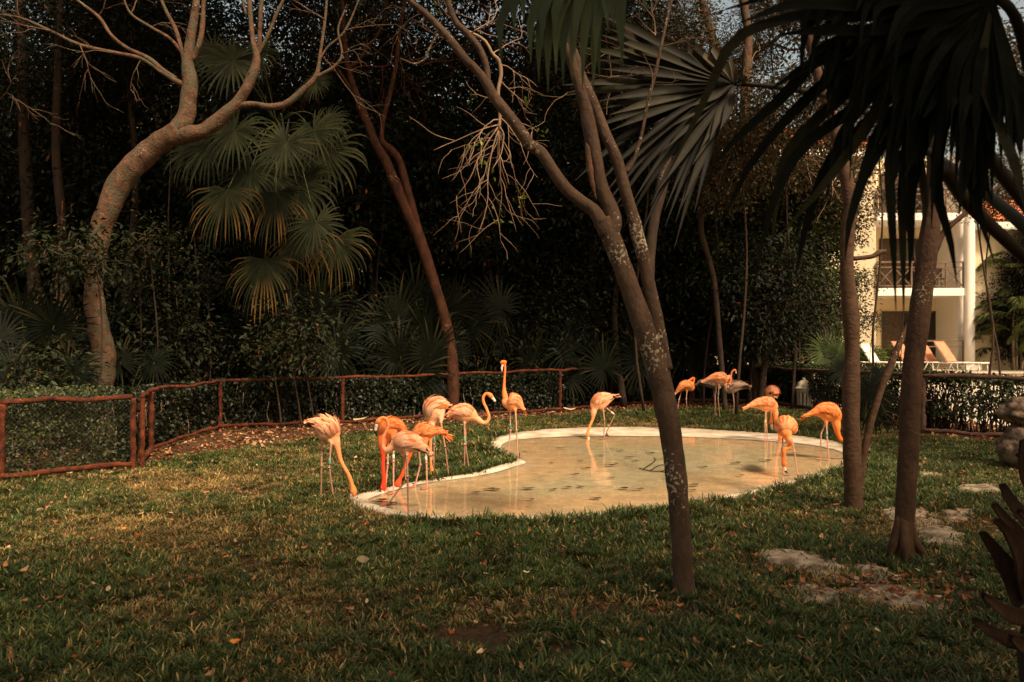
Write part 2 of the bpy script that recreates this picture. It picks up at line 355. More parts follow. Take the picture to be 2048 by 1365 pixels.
def floor_mat():
    m, nt, b = mat_new('stained_concrete'); geo = N(nt, 'ShaderNodeNewGeometry'); at = N(nt, 'ShaderNodeAttribute', attribute_name='col')
    out = at.outputs['Color']
    for s, lo, hi, f0, f1, sy in ((5, .78, 1.16, .35, .65, 1), (45, .72, 1.14, .36, .60, 1.6), (160, .8, 1.12, .4, .6, 1)):
        mp = N(nt, 'ShaderNodeMapping'); mp.inputs['Scale'].default_value = (1, sy, 1); nt.links.new(geo.outputs['Position'], mp.inputs[0])
        n = N(nt, 'ShaderNodeTexNoise'); n.inputs['Scale'].default_value = s; n.inputs['Detail'].default_value = 7; n.inputs['Roughness'].default_value = .65; nt.links.new(mp.outputs[0], n.inputs['Vector'])
        mr = N(nt, 'ShaderNodeMapRange'); mr.inputs['From Min'].default_value = f0; mr.inputs['From Max'].default_value = f1; mr.inputs['To Min'].default_value = lo; mr.inputs['To Max'].default_value = hi
        nt.links.new(n.outputs['Fac'], mr.inputs['Value']); vm = N(nt, 'ShaderNodeVectorMath', operation='SCALE')
        nt.links.new(out, vm.inputs[0]); nt.links.new(mr.outputs[0], vm.inputs['Scale']); out = vm.outputs[0]
    nt.links.new(out, b.inputs['Base Color']); b.inputs['Roughness'].default_value = .8; return m
pool_sheet('pool_floor', .008, floor_mat(), True)
def water_mat():
    m = bpy.data.materials.new('shallow_water'); m.use_nodes = True; nt = m.node_tree; nt.nodes.clear()
    o = N(nt, 'ShaderNodeOutputMaterial'); tr = N(nt, 'ShaderNodeBsdfTransparent'); gl = N(nt, 'ShaderNodeBsdfGlossy'); gl.inputs['Roughness'].default_value = .02
    tr.inputs['Color'].default_value = (.97, .96, .92, 1)
    fr = N(nt, 'ShaderNodeFresnel'); fr.inputs['IOR'].default_value = 1.45; ms = N(nt, 'ShaderNodeMixShader')
    geo = N(nt, 'ShaderNodeNewGeometry'); mp = N(nt, 'ShaderNodeMapping'); mp.inputs['Scale'].default_value = (1, 1.7, 1)
    n = N(nt, 'ShaderNodeTexNoise'); n.inputs['Scale'].default_value = 7; n.inputs['Detail'].default_value = 3
    nt.links.new(geo.outputs['Position'], mp.inputs[0]); nt.links.new(mp.outputs[0], n.inputs['Vector'])
    bp = N(nt, 'ShaderNodeBump'); bp.inputs['Strength'].default_value = .09; bp.inputs['Distance'].default_value = .02
    nt.links.new(n.outputs['Fac'], bp.inputs['Height']); nt.links.new(bp.outputs[0], gl.inputs['Normal']); nt.links.new(bp.outputs[0], fr.inputs['Normal'])
    nt.links.new(fr.outputs[0], ms.inputs[0]); nt.links.new(tr.outputs[0], ms.inputs[1]); nt.links.new(gl.outputs[0], ms.inputs[2]); nt.links.new(ms.outputs[0], o.inputs[0])
    return m
pool_sheet('pool_water', .019, water_mat(), False, .4)

# ---------------------------------------------------------------- flat limestone slabs in the lawn
M_stone = plain('limestone', (.42, .33, .22), (.13, .09, .055), .95, 9., 1.3, 22, detail=12)
SLABS = [([(1515,1103),(1560,1101),(1622,1111),(1672,1130),(1694,1152),(1655,1158),(1600,1143),(1535,1124)], 'broad cracked limestone slab left of the twisted root flare, nearest the forked tree'),
 ([(1700,1132),(1735,1128),(1772,1140),(1782,1160),(1740,1165),(1712,1152)], 'small limestone slab among dry leaves below the speckled tree'),
 ([(1588,1182),(1640,1176),(1684,1188),(1690,1206),(1630,1210),(1592,1198)], 'narrow limestone slab half sunk in grass, lowest on its left'),
 ([(1698,1178),(1780,1170),(1850,1188),(1905,1208),(1880,1222),(1790,1214),(1718,1200)], 'long limestone slab under a drift of dry leaves, lowest of the stones'),
 ([(1768,1016),(1832,1020),(1872,1036),(1880,1052),(1838,1056),(1772,1036)], 'limestone slab just behind the speckled leaning tree'),
 ([(1832,1058),(1890,1056),(1930,1076),(1926,1090),(1880,1092),(1840,1080)], 'smooth pale limestone slab right of the speckled tree trunk'),
 ([(1833,948),(1862,944),(1890,950),(1884,958),(1846,960)], 'small far limestone slab nearest the right hedge'),
 ([(1905,978),(1960,970),(2015,976),(2010,986),(1950,990),(1910,986)], 'long thin limestone slab below the coral rock'),
 ([(1880,1028),(1925,1018),(1955,1028),(1940,1044),(1900,1048)], 'rough grey limestone slab covered in dry leaves, middle of the right side')]
slabw = []
for poly, lab in SLABS:
    w = np.array([G(*p)[:2] for p in poly]); c = w.mean(0); w = closed((w-c)*1.0+c, 36); slabw.append(w)
    w = w+np.array([[noise.noise(Vector((x*6, y*6, 1)))*.12+noise.noise(Vector((x*20, y*20, 1)))*.03, noise.noise(Vector((x*6, y*6, 5)))*.10] for x, y in w])
    m = MB(); rws = []
    for s, z in ((1.03, -.02), (1.0, .008), (.93, .018), (.7, .024), (.4, .028), (.05, .027)):
        q = (w-c)*s+c; zz = [z+.022*noise.noise(Vector((a*5, b*5, 2)))+.014*noise.noise(Vector((a*19, b*19, 2))) if z > 0 else z for a, b in q]; rws.append(np.c_[q, zz])
    v = np.concatenate(rws); fs = []; kk = len(w)
    for a in range(len(rws)-1):
        j = np.arange(kk); j2 = (j+1) % kk; fs.append(np.stack([a*kk+j, a*kk+j2, (a+1)*kk+j2, (a+1)*kk+j], -1))
    fs.append((np.arange(kk)+(len(rws)-1)*kk)[None])
    m.add(v, fs); o = m.build('stone_slab', M_stone); tag(o, lab, 'stone', 'flat limestone slabs sunk in the lawn')

# ---------------------------------------------------------------- instanced blades: tufts and dry leaves
def variant(name, me):
    o = bpy.data.objects.new(name, me); return o
def gn_scatter(name, pts, rot, scl, pick, variants, **kw):
    c = bpy.data.collections.new(name+'_kinds')
    for i, me in enumerate(variants):
        o = bpy.data.objects.new('%s_kind_%02d' % (name, i), me); c.objects.link(o)
    me = bpy.data.meshes.new(name); me.vertices.add(len(pts)); me.vertices.foreach_set('co', np.asarray(pts, np.float32).ravel())
    a = me.attributes.new('rot', 'FLOAT_VECTOR', 'POINT'); a.data.foreach_set('vector', np.asarray(rot, np.float32).ravel())
    a = me.attributes.new('scl', 'FLOAT', 'POINT'); a.data.foreach_set('value', np.asarray(scl, np.float32))
    a = me.attributes.new('pick', 'INT', 'POINT'); a.data.foreach_set('value', np.asarray(pick, np.int32))
    o = bpy.data.objects.new(name, me); COL.objects.link(o)
    ng = bpy.data.node_groups.new(name, 'GeometryNodeTree')
    ng.interface.new_socket('Geometry', in_out='INPUT', socket_type='NodeSocketGeometry'); ng.interface.new_socket('Geometry', in_out='OUTPUT', socket_type='NodeSocketGeometry')
    gi = ng.nodes.new('NodeGroupInput'); go = ng.nodes.new('NodeGroupOutput'); ip = ng.nodes.new('GeometryNodeInstanceOnPoints')
    ci = ng.nodes.new('GeometryNodeCollectionInfo'); ci.inputs['Collection'].default_value = c; ci.inputs['Separate Children'].default_value = True; ci.inputs['Reset Children'].default_value = True
    def na(nm, t):
        n = ng.nodes.new('GeometryNodeInputNamedAttribute'); n.data_type = t; n.inputs['Name'].default_value = nm
        return [s for s in n.outputs if s.enabled and s.name == 'Attribute'][0]
    ng.links.new(gi.outputs[0], ip.inputs['Points']); ng.links.new(ci.outputs[0], ip.inputs['Instance'])
    ip.inputs['Pick Instance'].default_value = True
    ng.links.new(na('pick', 'INT'), ip.inputs['Instance Index']); ng.links.new(na('scl', 'FLOAT'), ip.inputs['Scale'])
    er = ng.nodes.new('FunctionNodeEulerToRotation'); ng.links.new(na('rot', 'FLOAT_VECTOR'), er.inputs[0]); ng.links.new(er.outputs[0], ip.inputs['Rotation'])
    ng.links.new(ip.outputs[0], go.inputs[0])
    md = o.modifiers.new('scatter', 'NODES'); md.node_group = ng
    for k, v in kw.items(): o[k] = v
    return o
def tuft(seed, n, h, dry, spread=.06, wide=.0042):
    r = np.random.default_rng(seed); m = MB()
    for i in range(n):
        a = r.uniform(0, 2*np.pi); d = r.uniform(0, spread); p0 = np.array([math.cos(a)*d, math.sin(a)*d, -.006])
        b = a+r.normal(0, .9); lean = r.uniform(.35, 1.5); H = h*r.uniform(.5, 1.15)
        dirh = np.array([math.cos(b), math.sin(b), 0]); sd_ = np.array([-math.sin(b), math.cos(b), 0]); w = wide*r.uniform(.7, 1.4)
        pts = []
        for t in (0, .35, .7, 1.0):
            x = H*(lean*t*t*.8+t*.12); z = H*t*(1-.35*lean*t*.75)
            p = p0+dirh*x+Z3*max(z, .0); ww = w*(1-.15*t) if t < .9 else .0005
            pts += [p-sd_*ww, p+sd_*ww]
        if r.random() < dry: c0 = np.array([.25, .165, .06])*r.uniform(.6, 1.7)
        else: c0 = lerp((.022, .045, .011), (.082, .108, .026), r.random()**1.5)*r.uniform(.8, 1.2)
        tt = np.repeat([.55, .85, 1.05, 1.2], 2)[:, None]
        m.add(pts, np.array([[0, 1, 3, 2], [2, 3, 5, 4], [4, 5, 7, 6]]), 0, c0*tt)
    return m.mesh('grass_tuft', M_grass)
def dry_tuft(seed, n, **k): return tuft(seed, n, .05, .9, .07, .0035)
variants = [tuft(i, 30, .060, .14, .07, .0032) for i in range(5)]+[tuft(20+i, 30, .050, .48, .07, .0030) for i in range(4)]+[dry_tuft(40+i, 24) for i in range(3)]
# lawn outline on the ground
LAWN = [(-9.5, 2.2), (-9.5, 5.7), (-5.9, 8.35), (-4.85, 9.0)]+[tuple(G(*p)[:2]) for p in [(300,928),(440,905),(620,880),(900,848),(1120,831),(1290,819),(1500,817),(1590,822),(1700,842),(1850,872),(1950,885),(2048,896)]]+[(9.0, 10.4), (9.0, 2.2)]
def scatter_grass():
    P_, K, Sc = [], [], []
    for y0, y1, dens, sc in ((2.2, 5.2, 500, 1.0), (5.2, 7.6, 420, 1.05), (7.6, 11, 300, 1.1), (11, 19, 190, 1.2)):
        x0, x1 = -9.5, 9.2
        lim = y1*.72+1.2; x0 = max(x0, -lim); x1 = min(x1, lim)
        n = int((x1-x0)*(y1-y0)*dens); x = rng.uniform(x0, x1, n); y = rng.uniform(y0, y1, n)
        ok = inpoly(x, y, LAWN) & ~inpoly(x, y, oc+0); x = x[ok]; y = y[ok]
        for w in slabw:
            c = w.mean(0); ok = ~inpoly(x, y, (w-c)*.70+c); x = x[ok]; y = y[ok]
        big = nz(x, y, .55, 4.)+.5*nz(x, y, 2.1, 9.); dd = nz(x, y, 1.3, 20.)
        # worn patches seen in the photograph: a bare dip in front, dry lawn to the left
        def blob(px, py, rx, ry): c = G(px, py); return np.exp(-((x-c[0])/rx)**2-((y-c[1])/ry)**2)
        bare = blob(960, 1275, .30, .16)*1.5+blob(1180, 1215, .7, .22)*.55+blob(500, 1290, .8, .25)*.3+blob(1760,1190,.45,.3)*.7+blob(1850,1040,.5,.4)*.5+blob(60,1130,.5,.3)*.3
        dry = big*.9-.02+blob(330, 1070, 1.3, .8)*.6+blob(260, 960, 2.2, .7)*.35+bare*.6+blob(1200,1215,1.2,.4)*.4+blob(1500,840,4,1.2)*.2-blob(1250,1080,2.2,.5)*.5-blob(1650,1000,1.2,.6)*.5
        edge = np.min(np.hypot(x[:, None]-oc[None, ::3, 0], y[:, None]-oc[None, ::3, 1]), 1)
        keep = rng.random(len(x)) > np.clip(bare*.95+.10+.25*(dd > .25)-.6*(edge < .15), 0, .97)
        x, y, dry, edge, big = x[keep], y[keep], dry[keep], edge[keep], big[keep]
        q = dry+rng.normal(0, .28, len(x)); kd = np.where(q < .22, rng.integers(0, 5, len(x)), np.where(q < .62, rng.integers(5, 9, len(x)), rng.integers(9, 12, len(x))))
        s = sc*rng.uniform(.6, 1.25, len(x))*(1+.35*(edge < .2))*(1+.25*np.clip(-big, -1, 1))
        P_.append(np.c_[x, y, np.zeros(len(x))]); K.append(kd); Sc.append(s)
    p = np.concatenate(P_); n = len(p)
    rot = np.c_[rng.normal(0, .15, n), rng.normal(0, .15, n), rng.uniform(0, 6.28, n)]
    gn_scatter('lawn_grass', p, rot, np.concatenate(Sc), np.concatenate(K), variants, kind='stuff'); print('tufts', n)
scatter_grass()
def dry_leaf(seed, col, L=.06, wr=.5, curl=.5):
    r = np.random.default_rng(seed); m = MB(); n = 6; t = np.linspace(0, 1, n); w = wr*L*.5*np.sin(np.pi*np.clip(t*.93+.05, 0, 1))**.8
    x = L*(t-.5); z = curl*L*(t-.5)**2*1.4+.004; tw = r.normal(0, .4)
    v = []
    for i in range(n):
        for s in (-1, 0, 1):
            v.append([x[i], s*w[i], z[i]+abs(s)*w[i]*curl*r.uniform(.3, 1.0)+s*w[i]*tw*(t[i]-.5)])
    f = [[i*3+j, i*3+j+1, (i+1)*3+j+1, (i+1)*3+j] for i in range(n-1) for j in (0, 1)]
    m.add(v, np.array(f), 0, np.array(col)*r.uniform(.8, 1.2)); return m.mesh('dry_leaf', M_litter)
LC = [(.24, .10, .05), (.30, .18, .09), (.15, .07, .035), (.42, .30, .16), (.23, .08, .035), (.20, .10, .05), (.30, .12, .045)]
lv = [dry_leaf(i, LC[i % 7], rng.uniform(.05, .09), rng.uniform(.35, .6), rng.uniform(.2, 1.1)) for i in range(14)]
def scatter_litter():
    n = 42000; x = rng.uniform(-11, 9, n); y = rng.uniform(6, 21, n)
    lawn = inpoly(x, y, LAWN); edge = nz(x, y, 1.1, 2.)
    d = np.zeros(n); inside = [p for p in LAWN]
    L = np.array(LAWN[2:16]); ax = np.interp(x, L[:, 0], L[:, 1])
    dist = y-ax            # >0: between lawn edge and fence, or beyond
    redz = np.exp(-np.clip(-dist, 0, 9)/.35)
    pr = np.where(dist > 0, .85*np.exp(-np.clip(dist-2, 0, 30)/5), redz*.5*(x < 3.5)) 
    ok = (rng.random(n) < pr) & ~inpoly(x, y, oc); x, y = x[ok], y[ok]
    # sparse fallen leaves on the lawn
    m = 2600; x2 = rng.uniform(-7, 8, m); y2 = rng.uniform(2.6, 14, m); ok = inpoly(x2, y2, LAWN) & ~inpoly(x2, y2, oc); x2, y2 = x2[ok], y2[ok]
    c = [G(1760, 1180), G(1860, 1045), G(1810, 1200), G(1700, 1160), G(1450,1200), G(960,1270)]
    xs, ys = [x, x2], [y, y2]
    for p, k, sx, sy in zip(c, (150, 110, 90, 50, 40, 40), (.35, .4, .3, .3, .3, .4), (.12, .25, .1, .12, .2, .2)): xs.append(rng.normal(p[0], sx, k)); ys.append(rng.normal(p[1], sy, k))
    x = np.concatenate(xs); y = np.concatenate(ys); n = len(x)
    z = np.where(np.arange(n) < len(xs[0]), rng.uniform(.0, .03, n), rng.uniform(.02, .06, n))
    rot = np.c_[rng.normal(0, .35, n), rng.normal(0, .35, n), rng.uniform(0, 6.28, n)]
    gn_scatter('leaf_litter', np.c_[x, y, z], rot, rng.uniform(.6, 1.2, n)*np.where(np.arange(n) < len(xs[0]), 1, .62), rng.integers(0, 14, n), lv, kind='stuff'); print('litter', n)
scatter_litter()

# ---------------------------------------------------------------- rustic log fence
def log(m, a, b, r, n=14, sides=9, seed=0, bow=.02, mat=0):
    a = np.array(a, float); b = np.array(b, float); t = np.linspace(0, 1, n)[:, None]; p = a+(b-a)*t
    w = np.array([[noise.noise(Vector((q*4+seed, 1, k*7.3))) for k in range(3)] for q in t[:, 0]])*bow; w[0] *= .1; w[-1] *= .1
    rr = r*(1+.16*np.array([noise.noise(Vector((q*7+seed*3, 5, 5))) for q in t[:, 0]])); p = p+w
    tube(m, np.c_[p, rr], n*4, sides+3, jit=.45, jf=26, seed=seed, lump=.25)
def fence(label, posts, loc, segs, mat, tops=None, bots=None, rr=.032, pr=.038, mesh_cols=(0,)):
    """posts: list of (x,y,h); segs: list of (i,j)"""
    rt = root('log_fence', label, 'fence', loc)
    used_ = {i for sgm in segs for i in sgm}
    for i, (x, y, h) in enumerate(posts):
        if i not in used_: continue
        m = MB(); log(m, (x, y, -.05), (x+.01, y, h), pr, 8, 9, seed=i*3.1+x, bow=.015); m.build('post', mat, rt)
    for k, (i, j) in enumerate(segs):
        a, b = posts[i], posts[j]; n = max(6, int(math.hypot(a[0]-b[0], a[1]-b[1])*5))
        m = MB(); log(m, (a[0], a[1], a[2]+.02), (b[0], b[1], b[2]+.02), rr, n, 9, seed=k*5.7+a[0], bow=.035); m.build('top_rail', mat, rt)
        m = MB(); log(m, (a[0], a[1]-.03, .07), (b[0], b[1]-.03, .07), rr*1.05, n, 9, seed=k*9.1+a[1], bow=.035); m.build('bottom_rail', mat, rt)
    for k in mesh_cols:
        i, j = segs[k]; a = np.array(posts[i]); b = np.array(posts[j]); m = MB(); Lx = np.hypot(*(b-a)[:2]); h0, h1 = .07, min(a[2], b[2])
        d = np.array([(b-a)[0]/Lx, (b-a)[1]/Lx, 0]); nrml = np.array([d[1], -d[0], 0]); s = .05; H = h1-h0; nn = int((Lx+H)/s)
        vs = []; 
        for q in range(nn):
            for sg in (1, -1):
                u0 = q*s-(H if sg > 0 else 0); u1 = u0+sg*H if sg > 0 else u0-H
                za, zb = h0, h1
                if sg > 0: ua, ub = u0, u0+H
                else: ua, ub = q*s, q*s-H
                for lim in (0, Lx):
                    pass
                # clip to [0,Lx]
                def clip(ua, za, ub, zb):
                    if ua > ub: ua, za, ub, zb = ub, zb, ua, za
                    if ub < 0 or ua > Lx: return None
                    sl = (zb-za)/(ub-ua)
                    if ua < 0: za -= sl*ua; ua = 0
                    if ub > Lx: zb -= sl*(ub-Lx); ub = Lx
                    return ua, za, ub, zb
                c = clip(ua, za, ub, zb)
                if c is None or c[2]-c[0] < .02: continue
                p0 = np.array([a[0], a[1], 0])+d*c[0]+Z3*c[1]+nrml*.02; p1 = np.array([a[0], a[1], 0])+d*c[2]+Z3*c[3]+nrml*.02
                bar(m, p0, p1, .0011)
        m.build('wire_mesh', M_wire, rt, smooth=False, kind='stuff')
    return rt
M_wire = plain('wire', (.10, .10, .085), None, .5, 5, 0, metal=.6)
def gp(px, py, h): q = G(px, py); return (q[0], q[1], h)
fl = [(-9.3, 5.9, .86), (-5.8-.0, 8.40, .88), gp(265, 940, .89)]
fence('reddish log fence panel with wire in front of the ivy hedge, at the left edge', fl, (-5.8, 8.4, 0), [(0, 1), (1, 2)], M_log, mesh_cols=(0, 1), rr=.031, pr=.034)
fb = [(fl[2][0]+.07, fl[2][1]+.09, .88), gp(302, 908, .88), gp(440, 860, .86), gp(685, 850, .88), gp(912, 835, .89), gp(1120, 825, .92), gp(1222, 812, .90), gp(1380, 806, .92)]
fence('reddish log fence running behind the flamingos along the dark thicket', fb, fb[2][:2]+(0,), [(0, 1), (1, 2), (2, 3), (3, 4), (4, 5), (5, 6), (6, 7)], M_log, mesh_cols=(), rr=.026, pr=.034)
fr_ = [gp(1236, 810, .90), gp(1386, 806, .92), gp(1500, 808, .93), gp(1587, 817, .90), gp(1845, 868, .97), (8.6, 11.6, .98)]
fence('weathered brown log fence in front of the bare-stemmed hedge, right side', fr_, fr_[3][:2]+(0,), [(1, 2), (2, 3), (3, 4), (4, 5)], M_logdark, mesh_cols=(), rr=.036, pr=.045)

# ---------------------------------------------------------------- hedges
def hedge(label, line, depth, h0, h1, nleaf, L, c1, c2, stems, seed=0, name='ivy_hedge', front=1.0, mat=None, thin=1.0, stemcol=None, stem_mat=None):
    r = np.random.default_rng(seed); line = np.array(line, float); loc = (*line.mean(0), 0); rt = root(name, label, 'hedge', loc)
    seg = np.diff(line, axis=0); sl = np.hypot(*seg.T); cum = np.concatenate([[0], np.cumsum(sl)])
    def pt(u):
        i = np.clip(np.searchsorted(cum, u, side='right')-1, 0, len(sl)-1); f = (u-cum[i])/sl[i]
        p = line[i]+seg[i]*f[:, None]; nn = np.c_[-seg[i][:, 1], seg[i][:, 0]]/sl[i][:, None]; return p, nn
    u = r.uniform(0, cum[-1], nleaf); p, nn = pt(u)
    side = r.random(nleaf) < front
    dep = np.where(side, np.abs(r.normal(0, .10, nleaf)), r.uniform(0, depth, nleaf)); zz = np.where(side, r.uniform(h0, h1, nleaf), h1+r.normal(0, .035, nleaf))
    bump = np.array([noise.noise(Vector((a*2.3, z*2.3, seed))) for a, z in zip(u, zz)])
    dep = dep-bump*.10; keep = (r.random(nleaf) < thin+bump*.9); 
    zt = np.array([noise.noise(Vector((a*1.7, 3, seed))) for a in u])*.05; zz = np.where(side, zz, zz+zt)
    c = np.c_[p+nn*dep[:, None], zz]
    d = np.c_[-nn*.5+r.normal(0, .55, (nleaf, 2)), r.normal(-.25, .5, nleaf)]
    up = np.c_[-nn*.9, np.full(nleaf, .6)]+r.normal(0, .45, (nleaf, 3))
    col = lerp(c1, c2, np.clip(r.random(nleaf)**2+.3*bump, 0, 1))*r.uniform(.7, 1.3, (nleaf, 1))
    c, d, up, col = c[keep], d[keep], up[keep], col[keep]
    m = MB(); leaves(m, c, d, L*r.uniform(.6, 1.3, len(c)), .72, col, .25, up); m.build('foliage', mat or M_leafg, rt, kind='stuff')
    # woody stems
    m = MB(); us = r.uniform(0, cum[-1], stems); ps, ns = pt(us)
    for a in range(stems):
        b = np.r_[ps[a]+ns[a]*r.uniform(.05, depth*.8), 0]; hh = h1*r.uniform(.5, 1.0); s = []
        q = b.copy()
        for z in np.linspace(0, hh, 5): s.append([q[0], q[1], z, .011*r.uniform(.6, 1.2)*(1-.4*z/hh)]); q += np.r_[r.normal(0, .05, 2), 0]
        tube(m, s, 9, 5)
    if stems: m.build('stems', stem_mat or M_barkpale, rt, kind='stuff')
    return rt
def off(line, d):
    line = np.array(line, float)[:, :2]; out = []
    for i in range(len(line)):
        a = line[max(i-1, 0)]; b = line[min(i+1, len(line)-1)]; t = (b-a)/np.hypot(*(b-a)); out.append(line[i]+np.array([-t[1], t[0]])*d)
    return out
# backing mass of the clipped hedge: dark inner twigs so that it is not see-through
hedge('clipped ivy-leaved hedge with a flat top behind the left log panel', off(fl[:3], .13), 1.5, .03, .93, 30000, .042, (.010, .018, .005), (.075, .085, .02), 60, 1, front=.66)
hedge('dark leafy shrub row with bare stems behind the back log fence', off(fb, .18), .8, .05, .85, 24000, .075, (.006, .010, .004), (.022, .027, .010), 170, 2, thin=.75, front=.85, mat=M_leafg)
hr = [fr_[0][:2], fr_[1][:2], fr_[2][:2], fr_[3][:2], fr_[4][:2], fr_[5][:2]]
hedge('low ivy-topped hedge on many bare dark stems, along the right fence', off(fr_[2:], .2), .6, .30, .975, 32000, .062, (.016, .026, .008), (.075, .09, .024), 700, 3, thin=.66, front=.45, stem_mat=M_barkdark)
hedge('dense black-green hedge behind the fence between the forked tree and the lantern', off(fr_[:4], .25), .7, .0, .9, 15000, .07, (.008, .012, .005), (.022, .026, .010), 120, 4, thin=1.1, front=.9)
# ---------------------------------------------------------------- trees seen in detail
def limb_pts(pts, Y, sc=1.0):
    """rows (px,py,width_px[,depth offset]) -> x,y,z,r"""
    out = []
    for q in pts:
        dy = q[3] if len(q) > 3 else 0
        p = P(q[0], q[1], Y+dy); out.append([*p, q[2]*.5*sc*(Y+dy)/F])
    return out
def tree(name, label, Y, limbs, mat, sides=14, jit=.12, crown=None, jf=6., flare=None, lump=.14, mats=None):
    p0 = limb_pts(limbs[0][:1], Y)[0]; rt = root(name, label, 'tree', (p0[0], p0[1], 0))
    for i, l in enumerate(limbs):
        m = MB(); w = l[0][2]; sd_ = sides if w > 18 else (9 if w > 9 else 6)
        pts = limb_pts(l, Y)
        if i == 0 and pts[0][2] > .03: pts = [[pts[0][0], pts[0][1], -.05, pts[0][3]*1.12]]+pts   # the trunk goes down to the soil behind the fence
        tube(m, pts, max(6, len(l)*6), sd_, jit=jit if w > 18 else jit*.7, jf=jf, seed=i*2.3, lump=lump)
        if i == 0 and flare:
            for a, L, r0 in flare:
                d = np.array([math.cos(a), math.sin(a), 0]); b = np.array(pts[0][:3]); b[2] = 0
                rr = pts[0][3]
                tube(m, [[*(b+d*rr*.3+Z3*rr*3.0), rr*.30], [*(b+d*rr*.85+Z3*rr*1.2), rr*.36], [*(b+d*(rr+L*.4)+Z3*rr*.35), r0], [*(b+d*(rr+L)-Z3*.02), r0*.4]], 14, 8, jit=.15, jf=8)
        m.build('trunk' if i == 0 else 'limb', mats[i] if mats else mat, rt)
    return rt
trA = [[(188,812,64.5),(192,785,56.2),(203,735,51.4),(207,700,43.1),(196,650,37.3),(188,600,35.6),(188,550,34.8),(196,490,37.3),(212,430,41.4),(236,375,45.6),(272,328,46.4),(318,288,43.1),(362,262,43.1)],
 [(345,275,38.1),(370,240,36.4),(376,200,31.4),(380,165,29.8),(376,125,22.3),(383,70,17.4),(392,10,14.1),(396,-70,10.0)],
 [(340,275,36.4),(378,268,33.1),(408,262,29.8),(440,238,25.6),(474,206,23.1),(498,166,19.8),(513,120,15.8),(506,80,11.6),(500,20,10.0),(498,-60,7.5)],
 [(505,140,11.6),(517,95,10.0),(520,55,9.1),(523,0,8.3),(530,-50,6.6)],
 [(515,112,6.6),(540,62,7.5),(552,30,6.6),(572,-10,5.8)],
 [(470,212,14.1),(505,209,12.5),(540,214,13.3),(572,208,13.3),(602,184,12.5),(632,152,10.0),(640,110,6.6),(650,40,5.8),(655,-20,4.2)],
 [(630,156,7.5),(668,134,6.6),(684,108,5.0),(676,60,4.2),(690,20,3.3)],
 [(636,126,5.0),(655,95,4.2),(690,62,4.2),(722,-10,3.3)],
 [(368,170,13.3),(348,160,10.8),(322,143,9.1),(283,118,8.3),(230,106,7.5),(160,90,6.6),(100,62,5.8),(40,36,5.0),(-20,28,3.3)],
 [(352,158,9.1),(322,138,10.0),(298,118,9.1),(252,95,7.5),(222,70,6.6),(198,35,6.6),(160,5,5.8),(125,-25,5.0)],
 [(370,112,8.3),(340,78,6.6),(302,55,5.8),(262,28,5.0),(244,-10,4.2)],
 [(370,128,9.1),(352,62,8.3),(332,22,6.6),(312,-25,5.8)],
 [(385,120,10.0),(398,90,10.0),(405,50,10.0),(408,-20,7.5)],
 [(492,30,5.8),(486,5,5.0),(480,-30,4.2)]]
tree('leaning_tree', 'large leaning tree with flaking bark whose trunk bends right and splits into many limbs', 11.3, trA, M_barkA, 18, .16, flare=[(2.8, .25, .06), (-.6, .3, .07), (.6, .2, .06), (-2.2, .2, .06)], jf=5)
trB = [[(1374,1196,52.8),(1370,1180,46.4),(1366,1140,42.6),(1360,1050,42.6),(1352,950,43.3),(1340,860,45.6),(1326,790,45.6),(1311,725,47.1),(1294,670,45.6),(1272,610,42.6),(1252,555,41.0),(1234,505,39.5),(1216,462,38.0),(1206,438,35.0)],
 [(1330,740,33.4),(1318,680,31.9),(1308,620,28.9),(1296,560,26.6),(1286,510,25.8),(1272,462,26.6),(1268,440,24.3),(1250,380,22.8),(1232,315,22.8),(1208,262,23.8),(1190,215,22.9),(1164,158,20.4),(1150,115,18.7),(1130,65,16.1),(1110,15,14.4),(1090,-60,11.9)],
 [(1222,470,35.0),(1228,446,33.4),(1222,420,31.2),(1202,372,28.1),(1192,320,27.4),(1180,262,28.1),(1172,215,25.8),(1162,180,23.8),(1152,148,22.9),(1140,112,20.4),(1122,82,18.7),(1100,50,18.7),(1078,20,17.0),(1050,-40,13.6)],
 [(1215,470,33.4),(1190,425,27.4),(1160,402,24.3),(1132,378,23.8),(1108,345,22.9),(1082,305,22.1),(1060,290,22.1),(1036,255,21.2),(1010,222,20.4),(988,195,20.4),(972,165,19.6),(950,138,17.0),(930,118,17.0),(902,82,15.3),(878,55,13.6),(848,25,12.8),(820,2,11.0),(790,-40,9.3)],
 [(974,172,17.0),(974,140,13.6),(960,100,13.6),(935,68,12.8),(912,45,11.9),(898,10,11.0),(886,-40,9.3)],
 [(1253,345,9.3),(1268,320,7.6),(1283,270,6.8),(1297,200,6.8),(1310,150,6.8),(1322,95,6.0),(1334,40,6.0),(1350,-30,5.1)],
 [(884,62,5.1),(872,75,5.1),(855,105,5.1),(850,118,4.2),(830,128,4.2),(800,118,4.2)]]
tree('forked_tree', 'tall slim tree with pale lichen patches that forks twice, standing in front of the pool', 4.67, trB, M_barkB, 16, .10, jf=9)
